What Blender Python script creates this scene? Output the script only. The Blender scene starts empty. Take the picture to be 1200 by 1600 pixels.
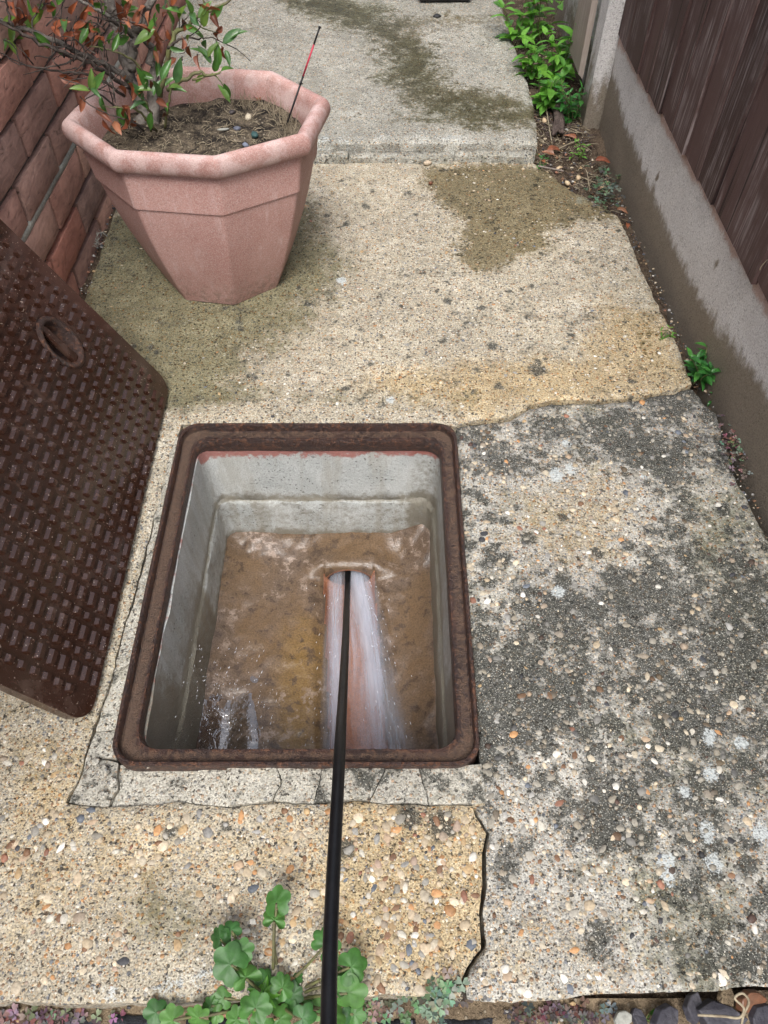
import bpy, math, random
import numpy as np
from mathutils import Vector, Matrix, geometry, Euler
R = math.radians
random.seed(7); rng = np.random.default_rng(7)
SC = bpy.context.scene; COL = SC.collection

# ------------------------------------------------------------------ camera
CAM_H = 1.12; PITCH = 53.3
cam_d = bpy.data.cameras.new('camera'); cam = bpy.data.objects.new('camera', cam_d); COL.objects.link(cam)
cam.location = (0, 0, CAM_H); cam.rotation_euler = (R(90 - PITCH), 0, 0)
cam_d.sensor_fit = 'VERTICAL'; cam_d.sensor_height = 36; cam_d.sensor_width = 27; cam_d.lens = 27
cam_d.clip_start = 0.02; cam_d.clip_end = 400
SC.camera = cam
# ------------------------------------------------------------------ sky and sun (overcast day)
SUN_EL = 60; SUN_AZ = 182          # azimuth clockwise from +Y
w = bpy.data.worlds.new('World'); SC.world = w; w.use_nodes = True
wt = w.node_tree; wt.nodes.clear()
sky = wt.nodes.new('ShaderNodeTexSky'); sky.sky_type = 'NISHITA'; sky.sun_disc = False
sky.sun_elevation = R(SUN_EL); sky.sun_rotation = R(SUN_AZ)
sky.air_density = 1.0; sky.dust_density = 4.0; sky.ozone_density = 1.0
hs = wt.nodes.new('ShaderNodeHueSaturation'); hs.inputs['Saturation'].default_value = 0.45
bg = wt.nodes.new('ShaderNodeBackground'); bg.inputs['Strength'].default_value = 0.15
wo = wt.nodes.new('ShaderNodeOutputWorld')
wt.links.new(sky.outputs[0], hs.inputs['Color']); wt.links.new(hs.outputs[0], bg.inputs[0]); wt.links.new(bg.outputs[0], wo.inputs[0])
sl = bpy.data.lights.new('sun', 'SUN'); sl.energy = 1.4; sl.angle = R(22); sl.color = (1.0, 0.985, 0.955)
so = bpy.data.objects.new('sun', sl); COL.objects.link(so)
sd = Vector((math.sin(R(SUN_AZ)) * math.cos(R(SUN_EL)), math.cos(R(SUN_AZ)) * math.cos(R(SUN_EL)), math.sin(R(SUN_EL))))
so.rotation_euler = sd.to_track_quat('Z', 'Y').to_euler(); so.location = (1, -1, 4)
SC.view_settings.view_transform = 'Standard'; SC.view_settings.look = 'None'
SC.view_settings.exposure = 0.95; SC.view_settings.gamma = 1; SC.view_settings.use_curve_mapping = False
SC.cycles.use_adaptive_sampling = True; SC.cycles.adaptive_threshold = 0.025; SC.cycles.max_bounces = 5; SC.cycles.diffuse_bounces = 3; SC.cycles.glossy_bounces = 2; SC.cycles.transparent_max_bounces = 12

# ------------------------------------------------------------------ surveying helpers (photo measurements -> points on real planes)
_c, _s, _F = math.cos(R(PITCH)), math.sin(R(PITCH)), 1200.0
def ray(x, y):
    u = (800 - y) / _F
    return ((x - 600) / _F, _c + u * _s, -_s + u * _c)
def G(x, y, z=0.0):
    d = ray(x, y); t = (z - CAM_H) / d[2]; return (d[0] * t, d[1] * t)
def G3(x, y, z=0.0):
    a = G(x, y, z); return Vector((a[0], a[1], z))
def WY(x, y, Y):
    d = ray(x, y); t = Y / d[1]; return Vector((d[0] * t, Y, CAM_H + d[2] * t))
def gp(pts, z=0.0): return [G(x, y, z) for x, y in pts]

# ------------------------------------------------------------------ numpy noise
def _h(xi, yi, seed):
    n = (xi.astype(np.int64) * 374761393 + yi.astype(np.int64) * 668265263 + seed * 974711) & 0xffffffff
    n = ((n ^ (n >> 13)) * 1274126177) & 0xffffffff
    n = n ^ (n >> 16)
    return (n & 0xffffff) / float(0xffffff)
def vnoise(x, y, seed=0):
    x = np.asarray(x, float); y = np.asarray(y, float)
    xi = np.floor(x); yi = np.floor(y); fx = x - xi; fy = y - yi
    fx = fx * fx * (3 - 2 * fx); fy = fy * fy * (3 - 2 * fy)
    a = _h(xi, yi, seed); b = _h(xi + 1, yi, seed); c = _h(xi, yi + 1, seed); d = _h(xi + 1, yi + 1, seed)
    return (a * (1 - fx) + b * fx) * (1 - fy) + (c * (1 - fx) + d * fx) * fy
def fbm(x, y, seed=0, octv=4, sc=1.0, gain=.5):
    x = np.asarray(x, float) * sc; y = np.asarray(y, float) * sc
    s = 0; a = 1; t = 0
    for o in range(octv):
        s = s + a * vnoise(x, y, seed + o * 17); t += a; a *= gain; x = x * 2.03 + 5.1; y = y * 2.03 - 3.7
    return s / t - 0.5
def sstep(a, b, x):
    t = np.clip((x - a) / (b - a), 0, 1); return t * t * (3 - 2 * t)
def poly_inside(px, py, poly):
    ins = np.zeros(len(px), bool); n = len(poly)
    for i in range(n):
        x0, y0 = poly[i]; x1, y1 = poly[(i + 1) % n]
        if y0 == y1: continue
        c = ((y0 > py) != (y1 > py)) & (px < (x1 - x0) * (py - y0) / (y1 - y0) + x0)
        ins ^= c
    return ins
def edge_dist(px, py, poly, closed=True):
    d = np.full(len(px), 1e9); n = len(poly)
    for i in range(n if closed else n - 1):
        x0, y0 = poly[i]; x1, y1 = poly[(i + 1) % n]
        dx, dy = x1 - x0, y1 - y0; L = dx * dx + dy * dy + 1e-12
        t = np.clip(((px - x0) * dx + (py - y0) * dy) / L, 0, 1)
        d = np.minimum(d, (px - x0 - t * dx) ** 2 + (py - y0 - t * dy) ** 2)
    return np.sqrt(d)
def sdf(px, py, poly):
    d = edge_dist(px, py, poly); return np.where(poly_inside(px, py, poly), -d, d)
def pmask(px, py, poly, soft=.03):          # 1 inside, 0 outside, soft border
    return np.clip(.5 - sdf(px, py, poly) / (2 * soft), 0, 1)

# ------------------------------------------------------------------ object helpers
def tag(o, label=None, cat=None, group=None, kind=None):
    if label: o['label'] = label
    if cat: o['category'] = cat
    if group: o['group'] = group
    if kind: o['kind'] = kind
    return o
def link(name, me, mat=None, parent=None):
    o = bpy.data.objects.new(name, me); COL.objects.link(o)
    if mat and len(me.materials) == 0: me.materials.append(mat)
    if parent:
        o.parent = parent
        if parent.get('_world'): o.matrix_parent_inverse = Matrix.Translation(-Vector(parent.location))
    return o
def thing(name, loc, label, cat, group=None, world=True):
    o = bpy.data.objects.new(name, None); COL.objects.link(o); o.location = loc
    o.empty_display_size = .05
    if world: o['_world'] = 1          # parts keep world coordinates
    return tag(o, label, cat, group)
class MB:
    def __init__(s): s.v = []; s.f = []; s.a = {}
    def add(s, vs, fs):
        b = len(s.v); s.v += [tuple(v) for v in vs]; s.f += [tuple(i + b for i in f) for f in fs]; return b
    def tube(s, pts, rad, n=6, cap=True):
        pts = [Vector(p) for p in pts]
        if not hasattr(rad, '__len__'): rad = [rad] * len(pts)
        t0 = (pts[1] - pts[0]).normalized(); a = t0.orthogonal().normalized()
        rings = []; vs = []
        for i, p in enumerate(pts):
            t = (pts[min(i + 1, len(pts) - 1)] - pts[max(i - 1, 0)]).normalized()
            a = (a - t * a.dot(t)).normalized(); b = t.cross(a)
            for k in range(n):
                q = 2 * math.pi * k / n
                vs.append(p + (a * math.cos(q) + b * math.sin(q)) * rad[i])
        fs = [(i * n + k, i * n + (k + 1) % n, (i + 1) * n + (k + 1) % n, (i + 1) * n + k) for i in range(len(pts) - 1) for k in range(n)]
        if cap: fs += [tuple(range(n))[::-1], tuple((len(pts) - 1) * n + k for k in range(n))]
        s.add(vs, fs)
    def box(s, x0, x1, y0, y1, z0, z1):
        s.add([(x0, y0, z0), (x1, y0, z0), (x1, y1, z0), (x0, y1, z0), (x0, y0, z1), (x1, y0, z1), (x1, y1, z1), (x0, y1, z1)],
              [(3, 2, 1, 0), (4, 5, 6, 7), (0, 1, 5, 4), (1, 2, 6, 5), (2, 3, 7, 6), (3, 0, 4, 7)])
    def mesh(s, name, smooth=True, sharp=None):
        me = bpy.data.meshes.new(name); me.from_pydata(s.v, [], s.f); me.update()
        for k, arr in s.a.items():
            me.attributes.new(k, 'FLOAT', 'POINT').data.foreach_set('value', np.asarray(arr, np.float32))
        if smooth: me.polygons.foreach_set('use_smooth', [True] * len(me.polygons))
        if sharp: me.set_sharp_from_angle(angle=R(sharp))
        return me
    def build(s, name, mat, parent=None, smooth=True, sharp=None):
        return link(name, s.mesh(name, smooth, sharp), mat, parent)
def grid_faces(nu, nv, wrapu=False):
    f = []
    for j in range(nv - 1):
        for i in range(nu if wrapu else nu - 1):
            i2 = (i + 1) % nu
            f.append((j * nu + i, j * nu + i2, (j + 1) * nu + i2, (j + 1) * nu + i))
    return f
def catmull(pts, sub=4):
    P = [Vector(p) for p in pts]; P = [2 * P[0] - P[1]] + P + [2 * P[-1] - P[-2]]; out = []
    for i in range(1, len(P) - 2):
        for k in range(sub):
            t = k / sub
            out.append(.5 * ((2 * P[i]) + (P[i + 1] - P[i - 1]) * t + (2 * P[i - 1] - 5 * P[i] + 4 * P[i + 1] - P[i + 2]) * t * t + (3 * P[i] - P[i - 1] - 3 * P[i + 1] + P[i + 2]) * t ** 3))
    out.append(P[-2]); return out
def lerp_list(vals, n):
    return list(np.interp(np.linspace(0, 1, n), np.linspace(0, 1, len(vals)), vals))

# ------------------------------------------------------------------ node helpers
def sock(n, s, v, t):
    i = n.inputs[s]
    if isinstance(v, bpy.types.NodeSocket): t.links.new(v, i)
    elif hasattr(v, '__len__') and i.type == 'RGBA' and len(v) == 3: i.default_value = (*v, 1)
    else: i.default_value = v
def nd(t, typ, ins=None, **pr):
    n = t.nodes.new(typ)
    for k, v in pr.items(): setattr(n, k, v)
    for k, v in (ins or {}).items(): sock(n, k, v, t)
    return n
def mt(t, op, a, b=0.0, c=None, clamp=False):
    n = t.nodes.new('ShaderNodeMath'); n.operation = op; n.use_clamp = clamp
    sock(n, 0, a, t); sock(n, 1, b, t)
    if c is not None: sock(n, 2, c, t)
    return n.outputs[0]
def mx(t, fac, a, b, blend='MIX'):
    n = t.nodes.new('ShaderNodeMix'); n.data_type = 'RGBA'; n.blend_type = blend; n.clamp_factor = True
    sock(n, 0, fac, t); sock(n, 6, a, t); sock(n, 7, b, t); return n.outputs[2]
def rmp(t, fac, stops, interp='LINEAR'):
    n = t.nodes.new('ShaderNodeValToRGB'); e = n.color_ramp.elements; n.color_ramp.interpolation = interp
    while len(e) < len(stops): e.new(.5)
    for i, (p, c) in enumerate(stops):
        e[i].position = p; e[i].color = (c, c, c, 1) if not hasattr(c, '__len__') else (*c, 1)
    sock(n, 0, fac, t); return n.outputs[0]
def ss(t, v, a, b, lo=0.0, hi=1.0):
    n = t.nodes.new('ShaderNodeMapRange'); n.interpolation_type = 'SMOOTHSTEP'
    sock(n, 0, v, t); n.inputs[1].default_value = a; n.inputs[2].default_value = b; n.inputs[3].default_value = lo; n.inputs[4].default_value = hi
    return n.outputs[0]
def noise(t, vec, scale, detail=4, rough=.55, dist=0.0):
    n = nd(t, 'ShaderNodeTexNoise', {'Vector': vec, 'Scale': scale, 'Detail': detail, 'Roughness': rough, 'Distortion': dist}); return n.outputs[0]
def voro(t, vec, scale, feature='F1', rnd=1.0):
    return nd(t, 'ShaderNodeTexVoronoi', {'Vector': vec, 'Scale': scale, 'Randomness': rnd}, feature=feature)
def stretch(t, vec, s):
    return nd(t, 'ShaderNodeMapping', {'Vector': vec, 'Scale': s}).outputs[0]
def newmat(name):
    m = bpy.data.materials.new(name); m.use_nodes = True; t = m.node_tree; t.nodes.clear()
    o = t.nodes.new('ShaderNodeOutputMaterial'); b = t.nodes.new('ShaderNodeBsdfPrincipled'); t.links.new(b.outputs[0], o.inputs[0])
    return m, t, b, o
def posn(t): return t.nodes.new('ShaderNodeNewGeometry').outputs['Position']
def objc(t): return t.nodes.new('ShaderNodeTexCoord').outputs['Object']
def att(t, n):
    a = t.nodes.new('ShaderNodeAttribute'); a.attribute_name = n; return a.outputs['Fac']
def attc(t, n):
    a = t.nodes.new('ShaderNodeAttribute'); a.attribute_name = n; return a.outputs['Color']
def bump(t, h, strength=.5, dist=.002, nrm=None):
    n = nd(t, 'ShaderNodeBump', {'Height': h, 'Strength': strength, 'Distance': dist})
    if nrm: t.links.new(nrm, n.inputs['Normal'])
    return n.outputs[0]
def setb(t, b, **k):
    nm = dict(col='Base Color', rough='Roughness', nrm='Normal', metal='Metallic', spec='Specular IOR Level', trans='Transmission Weight', alpha='Alpha', coat='Coat Weight', coatr='Coat Roughness', sub='Subsurface Weight')
    for a, v in k.items(): sock(b, nm[a], v, t)

PAL = [(.42, .225, .10), (.40, .28, .15), (.56, .47, .34), (.66, .63, .56), (.30, .29, .27), (.13, .145, .17), (.05, .05, .055), (.19, .105, .06), (.27, .13, .085), (.45, .36, .25)]
# ------------------------------------------------------------------ materials
def concrete(name, c1, c2, c3, thr1=.55, gstr=.75, masks=True, bstr=1.0):
    m, t, b, o = newmat(name); p = posn(t)
    n1 = noise(t, p, 4.5, 3, .6); n2 = noise(t, p, 38, 4, .66); n3 = noise(t, p, 360, 2, .6); n4 = noise(t, p, 13, 3, .6)
    col = mx(t, ss(t, n1, .36, .64), c1, c2)
    col = mx(t, ss(t, n4, .5, .72), col, c3)
    col = mx(t, mt(t, 'MULTIPLY', ss(t, n2, .35, .7), .45), col, mx(t, 1.0, col, (.52, .5, .47), 'MULTIPLY'))
    col = mx(t, 1.0, col, rmp(t, n3, [(.30, .42), (.5, 1.0), (.68, 1.42)]), 'MULTIPLY')
    n5 = noise(t, p, 120, 2, .6)
    gh = None
    for sc, th, st in ((150, thr1, gstr), (300, thr1 - .12, gstr * .9)):
        v = voro(t, p, sc); s = nd(t, 'ShaderNodeSeparateColor', {0: v.outputs['Color']})
        g = rmp(t, s.outputs[1], [(i / 10.0, PAL[k]) for i, k in enumerate((2, 9, 3, 1, 4, 9, 0, 5, 7, 6))], 'CONSTANT')
        mk = mt(t, 'MULTIPLY', mt(t, 'GREATER_THAN', s.outputs[0], th), ss(t, v.outputs['Distance'], .46, .36))
        col = mx(t, mt(t, 'MULTIPLY', mk, st), col, g)
        h = mt(t, 'MULTIPLY', mk, mt(t, 'SUBTRACT', .5, v.outputs['Distance']))
        h = mt(t, 'MULTIPLY', h, 135.0 / sc)
        gh = h if gh is None else mt(t, 'ADD', gh, h)
    pit = ss(t, noise(t, p, 170, 2, .5), .38, .31)
    col = mx(t, mt(t, 'MULTIPLY', pit, .85), col, (.06, .055, .048))
    rough = mt(t, 'MULTIPLY_ADD', n2, -.2, .95)
    if masks:
        wob = mt(t, 'ADD', mt(t, 'ADD', mt(t, 'MULTIPLY', mt(t, 'SUBTRACT', n2, .5), .75), mt(t, 'MULTIPLY', mt(t, 'SUBTRACT', n5, .5), .7)), mt(t, 'MULTIPLY', mt(t, 'SUBTRACT', n3, .5), .75))
        wob2 = mt(t, 'ADD', wob, mt(t, 'MULTIPLY', mt(t, 'SUBTRACT', n4, .5), .9))
        def mk(nm, a, bb, k=1.0): return ss(t, mt(t, 'MULTIPLY_ADD', wob2 if k > 1 else wob, min(k, 1.0), att(t, nm)), a, bb)
        og = mk('m_orange', .3, .85, 2)
        col = mx(t, mt(t, 'MULTIPLY', og, .6), col, mx(t, 1.0, col, (1.0, .81, .50), 'MULTIPLY'))
        ms = mk('m_moss', .25, .9, 2)
        col = mx(t, mt(t, 'MULTIPLY', ms, .85), col, mx(t, 1.0, col, (.37, .38, .27), 'MULTIPLY'))
        dk = mk('m_dark', .40, .64, 1.0)
        sp = ss(t, noise(t, p, 480, 2, .5), .57, .66)
        dkc = mx(t, sp, mx(t, n3, (.014, .0145, .013), (.072, .073, .064)), mx(t, .5, col, (.4, .4, .36)))
        col = mx(t, mt(t, 'MULTIPLY', dk, .9), col, dkc)
        wl = mk('m_white', .42, .66, 2)
        col = mx(t, mt(t, 'MULTIPLY', wl, .85), col, mx(t, n3, (.30, .33, .33), (.62, .65, .64)))
        wt_ = mk('m_wet', .34, .66, 2)
        col = mx(t, mt(t, 'MULTIPLY', wt_, .9), col, mx(t, 1.0, col, (.40, .36, .245), 'MULTIPLY'))
        rough = mt(t, 'SUBTRACT', rough, mt(t, 'MULTIPLY', wt_, .4))
    hgt = mt(t, 'ADD', mt(t, 'MULTIPLY', n3, .5), mt(t, 'ADD', mt(t, 'MULTIPLY', gh, 1.4), mt(t, 'MULTIPLY', n2, 1.2)))
    hgt = mt(t, 'SUBTRACT', hgt, mt(t, 'MULTIPLY', pit, .8))
    setb(t, b, col=col, rough=rough, nrm=bump(t, hgt, bstr, .0035), spec=.15)
    return m
M = {}
M['slab_a'] = concrete('weathered_buff_concrete', (.455, .409, .315), (.375, .338, .264), (.545, .50, .41), .48, .78)
M['slab_b'] = concrete('lichened_grey_concrete', (.42, .405, .36), (.34, .33, .30), (.49, .475, .43), .48, .75)
M['slab_c'] = concrete('pale_grey_concrete', (.36, .35, .305), (.29, .285, .25), (.43, .42, .375), .58, .6)
M['mortar'] = concrete('grey_mortar', (.44, .42, .36), (.36, .345, .30), (.50, .48, .42), .72, .5)

def stone_mat():
    m, t, b, o = newmat('aggregate_stone'); p = posn(t)
    c = attc(t, 'col'); n = noise(t, p, 260, 4, .6)
    col = mx(t, 1.0, c, rmp(t, n, [(.25, .62), (.55, 1.0), (.8, 1.25)]), 'MULTIPLY')
    setb(t, b, col=col, rough=.62, nrm=bump(t, n, .3, .0012), spec=.4); return m
M['stone'] = stone_mat()
def stone_obj():
    m, t, b, o = newmat('single_stone'); p = posn(t)
    oi = t.nodes.new('ShaderNodeObjectInfo'); n = noise(t, p, 240, 4, .6)
    col = mx(t, 1.0, oi.outputs['Color'], rmp(t, n, [(.25, .6), (.55, 1.0), (.8, 1.25)]), 'MULTIPLY')
    setb(t, b, col=col, rough=.6, nrm=bump(t, n, .3, .0012), spec=.4); return m
M['stone_o'] = stone_obj()

def soil_mat(name, a, bcol, fleck=.5):
    m, t, b, o = newmat(name); p = posn(t)
    n1 = noise(t, p, 30, 6, .65); n2 = noise(t, p, 240, 4, .7); v = voro(t, p, 160)
    s = nd(t, 'ShaderNodeSeparateColor', {0: v.outputs['Color']})
    col = mx(t, ss(t, n1, .38, .62), a, bcol)
    col = mx(t, 1.0, col, rmp(t, n2, [(.25, .4), (.5, 1.0), (.75, 1.7)]), 'MULTIPLY')
    fl = mt(t, 'MULTIPLY', mt(t, 'GREATER_THAN', s.outputs[0], .80), ss(t, v.outputs['Distance'], .42, .3))
    col = mx(t, mt(t, 'MULTIPLY', fl, fleck), col, mx(t, s.outputs[1], (.42, .36, .27), (.12, .09, .06)))
    setb(t, b, col=col, rough=.95, nrm=bump(t, mt(t, 'ADD', n2, mt(t, 'ADD', n1, mt(t, 'MULTIPLY', fl, .5))), .9, .006), spec=.2); return m
M['soil'] = soil_mat('garden_soil', (.055, .038, .026), (.11, .08, .055))
M['pot_soil'] = soil_mat('dry_potting_soil', (.022, .018, .015), (.15, .12, .085), .8)
M['sand'] = soil_mat('sandy_joint', (.26, .20, .13), (.16, .12, .08), .7)

def brick_mat():
    m, t, b, o = newmat('red_brick'); p = posn(t); oi = t.nodes.new('ShaderNodeObjectInfo')
    n1 = noise(t, p, 14, 5, .6); n2 = noise(t, p, 130, 5, .65); n3 = noise(t, stretch(t, p, (1, .35, 1)), 70, 4, .6, 1.2)
    col = rmp(t, oi.outputs['Random'], [(0, (.36, .155, .115)), (.3, (.46, .235, .18)), (.55, (.30, .19, .16)), (.8, (.52, .30, .23)), (1, (.32, .22, .19))])
    col = mx(t, ss(t, n1, .38, .68), col, mx(t, 1.0, col, (.82, .80, .80), 'MULTIPLY'))
    col = mx(t, mt(t, 'MULTIPLY', ss(t, n2, .56, .75), .35), col, (.48, .37, .32))
    col = mx(t, 1.0, col, rmp(t, n3, [(.3, .72), (.55, 1.05), (.75, 1.2)]), 'MULTIPLY')
    crease = ss(t, n3, .37, .30)
    col = mx(t, mt(t, 'MULTIPLY', crease, .45), col, (.09, .05, .042))
    h = mt(t, 'ADD', mt(t, 'MULTIPLY', n2, .5), mt(t, 'SUBTRACT', n3, crease))
    setb(t, b, col=col, rough=.85, nrm=bump(t, h, .6, .003), spec=.3); return m
M['brick'] = brick_mat()
def plain(name, c1, c2, sc=20, rough=.8, rough2=None, bs=.4, bd=.002, fine=180, spec=.4, coord='pos', metal=0.0):
    m, t, b, o = newmat(name); p = posn(t) if coord == 'pos' else objc(t)
    n1 = noise(t, p, sc, 6, .62); n2 = noise(t, p, fine, 4, .6)
    col = mx(t, ss(t, n1, .35, .66), c1, c2); col = mx(t, 1.0, col, rmp(t, n2, [(.25, .72), (.5, 1.0), (.75, 1.25)]), 'MULTIPLY')
    r = rough if rough2 is None else mt(t, 'MULTIPLY_ADD', n1, rough2 - rough, rough)
    setb(t, b, col=col, rough=r, nrm=bump(t, mt(t, 'ADD', n2, n1), bs, bd), spec=spec, metal=metal); return m
M['joint'] = plain('dark_recessed_mortar', (.07, .06, .05), (.15, .13, .115), 30, .95, bs=.8, bd=.004)
M['dpc'] = plain('pale_grey_mortar', (.34, .34, .30), (.26, .265, .24), 40, .9, bs=.5, bd=.002)

def wood_mat(name, c1, c2, worn, wornamt=.5):
    m, t, b, o = newmat(name); p = posn(t); oi = t.nodes.new('ShaderNodeObjectInfo')
    off = nd(t, 'ShaderNodeVectorMath', {0: p, 1: oi.outputs['Location']}, operation='ADD').outputs[0]
    rr = nd(t, 'ShaderNodeCombineXYZ', {2: mt(t, 'MULTIPLY', oi.outputs['Random'], 30.0)}).outputs[0]
    q = nd(t, 'ShaderNodeVectorMath', {0: off, 1: rr}, operation='ADD').outputs[0]
    g = noise(t, stretch(t, q, (1, 1, .035)), 150, 6, .65, .6); g2 = noise(t, stretch(t, q, (1, 1, .12)), 28, 5, .6, 1.0); n = noise(t, q, 9, 4, .6)
    col = mx(t, g, c1, c2); col = mx(t, 1.0, col, rmp(t, oi.outputs['Random'], [(0, .7), (.5, 1.0), (1, 1.35)]), 'MULTIPLY')
    wm = mt(t, 'MULTIPLY', ss(t, g, .44, .66), ss(t, mt(t, 'ADD', mt(t, 'MULTIPLY', n, .6), mt(t, 'MULTIPLY', g2, .4)), .44, .60))
    col = mx(t, mt(t, 'MULTIPLY', wm, wornamt), col, worn)
    crk = ss(t, noise(t, stretch(t, q, (1, 1, .02)), 60, 3, .6), .40, .34); col = mx(t, mt(t, 'MULTIPLY', crk, .75), col, (.012, .008, .008))
    setb(t, b, col=col, rough=mt(t, 'MULTIPLY_ADD', g, .3, .5), nrm=bump(t, g, .6, .003), spec=.18); return m
M['fence'] = wood_mat('dark_stained_fence_wood', (.042, .023, .021), (.092, .058, .053), (.30, .26, .255), .6)
M['oldwood'] = wood_mat('grey_weathered_wood', (.13, .105, .09), (.26, .22, .19), (.42, .38, .34), .5)

def gravelboard_mat():
    m, t, b, o = newmat('exposed_aggregate_wall'); p = posn(t)
    n1 = noise(t, p, 7, 6, .6); n2 = noise(t, p, 60, 5, .6); n3 = noise(t, p, 340, 3, .6); v = voro(t, p, 230)
    s = nd(t, 'ShaderNodeSeparateColor', {0: v.outputs['Color']})
    col = mx(t, n1, (.56, .54, .52), (.45, .435, .425))
    col = mx(t, 1.0, col, rmp(t, n3, [(.25, .6), (.5, 1.0), (.75, 1.3)]), 'MULTIPLY')
    gm = mt(t, 'MULTIPLY', mt(t, 'GREATER_THAN', s.outputs[0], .45), ss(t, v.outputs['Distance'], .5, .3))
    col = mx(t, mt(t, 'MULTIPLY', gm, .55), col, mx(t, s.outputs[1], (.20, .19, .18), (.75, .72, .69)))
    wob = mt(t, 'ADD', mt(t, 'MULTIPLY', mt(t, 'SUBTRACT', n2, .5), .55), mt(t, 'MULTIPLY', mt(t, 'SUBTRACT', noise(t, stretch(t, p, (1, 1, .35)), 30, 5, .65), .5), 1.2))
    red = ss(t, mt(t, 'ADD', att(t, 'm_red'), wob), .3, .8)
    col = mx(t, mt(t, 'MULTIPLY', red, .7), col, mx(t, n2, (.22, .10, .065), (.40, .25, .19)))
    wet = ss(t, mt(t, 'MULTIPLY_ADD', wob, .8, att(t, 'm_wet')), .32, .68)
    wc = mx(t, 1.0, col, (.34, .29, .22), 'MULTIPLY')
    col = mx(t, mt(t, 'MULTIPLY', wet, .95), col, wc)
    r = mt(t, 'MULTIPLY_ADD', wet, -.25, .92)
    setb(t, b, col=col, rough=r, nrm=bump(t, mt(t, 'ADD', n3, mt(t, 'MULTIPLY', gm, .7)), .7, .003), spec=.35); return m
M['gravelboard'] = gravelboard_mat()

def pot_mat():
    m, t, b, o = newmat('faded_terracotta_plastic'); p = posn(t)
    n1 = noise(t, p, 7, 6, .6); n2 = noise(t, p, 420, 3, .6); n3 = noise(t, p, 45, 6, .7)
    col = mx(t, ss(t, n1, .35, .65), (.34, .175, .150), (.40, .225, .195))
    bl = mt(t, 'MULTIPLY', ss(t, n2, .40, .68), mt(t, 'MULTIPLY_ADD', n3, .55, .12))
    col = mx(t, bl, col, (.60, .49, .46))
    dirt = mt(t, 'MULTIPLY', ss(t, noise(t, p, 300, 4, .7), .52, .70), ss(t, n3, .42, .6))
    col = mx(t, mt(t, 'MULTIPLY', dirt, .55), col, (.13, .085, .075))
    wz = nd(t, 'ShaderNodeSeparateXYZ', {0: p}).outputs[2]; run = noise(t, stretch(t, p, (1, 1, .08)), 38, 4, .6)
    col = mx(t, mt(t, 'MULTIPLY', mt(t, 'MULTIPLY', ss(t, run, .54, .68), ss(t, n1, .40, .60)), .35), col, (.58, .47, .45))
    spl = mt(t, 'MULTIPLY', ss(t, wz, .10, .0), ss(t, noise(t, p, 80, 4, .7), .46, .60)); col = mx(t, mt(t, 'MULTIPLY', spl, .6), col, (.17, .125, .095))
    alg = mt(t, 'MULTIPLY', ss(t, wz, .32, .35), ss(t, noise(t, p, 22, 4, .6), .42, .60)); col = mx(t, mt(t, 'MULTIPLY', alg, .45), col, (.62, .50, .48))
    col = mx(t, 1.0, col, rmp(t, noise(t, p, 550, 2, .5), [(.32, .82), (.5, 1.0), (.68, 1.12)]), 'MULTIPLY')
    setb(t, b, col=col, rough=mt(t, 'MULTIPLY_ADD', n3, .25, .5), nrm=bump(t, mt(t, 'ADD', n2, mt(t, 'MULTIPLY', n1, .3)), .6, .0016), spec=.4); return m
M['pot'] = pot_mat()
def iron_mat():
    m, t, b, o = newmat('rusty_iron'); p = posn(t)
    n1 = noise(t, p, 14, 6, .65); n2 = noise(t, p, 120, 5, .65); n3 = noise(t, p, 420, 3, .6)
    col = mx(t, ss(t, n1, .35, .68), (.028, .015, .0125), (.055, .027, .020))
    col = mx(t, mt(t, 'MULTIPLY', ss(t, n2, .48, .66), .75), col, mx(t, n3, (.10, .042, .022), (.20, .085, .042)))
    col = mx(t, mt(t, 'MULTIPLY', ss(t, noise(t, p, 55, 4, .7), .56, .64), .6), col, (.022, .014, .014))
    d = ss(t, mt(t, 'ADD', att(t, 'dirt'), mt(t, 'MULTIPLY', mt(t, 'SUBTRACT', n2, .5), 1.6)), .35, .75)
    col = mx(t, mt(t, 'MULTIPLY', d, .8), col, mx(t, n3, (.035, .022, .016), (.165, .105, .07)))
    setb(t, b, col=col, rough=mt(t, 'MULTIPLY_ADD', d, .45, .42), nrm=bump(t, mt(t, 'ADD', n3, mt(t, 'MULTIPLY', n2, 1.4)), .9, .004), spec=.5); return m
M['iron'] = iron_mat()
def cover_mat():
    m, t, b, o = newmat('brown_painted_steel'); p = objc(t); q = posn(t)
    n1 = noise(t, q, 9, 6, .62); n2 = noise(t, q, 90, 5, .65); n3 = noise(t, q, 500, 2, .5)
    col = mx(t, ss(t, n1, .36, .66), (.030, .0115, .0065), (.038, .017, .0115))
    col = mx(t, mt(t, 'MULTIPLY', ss(t, n2, .58, .74), .4), col, (.15, .09, .07))
    drop = ss(t, n3, .70, .75)
    col = mx(t, mt(t, 'MULTIPLY', ss(t, noise(t, q, 24, 5, .7), .52, .68), .22), col, (.15, .10, .08))
    col = mx(t, mt(t, 'MULTIPLY', ss(t, noise(t, q, 260, 2, .5), .69, .73), .7), col, (.40, .33, .28))
    setb(t, b, col=col, rough=mt(t, 'MULTIPLY_ADD', n2, .30, .06), nrm=bump(t, mt(t, 'ADD', mt(t, 'MULTIPLY', n2, .12), drop), .2, .001), spec=.6, coat=.3, coatr=.06); return m
M['cover'] = cover_mat()

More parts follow.
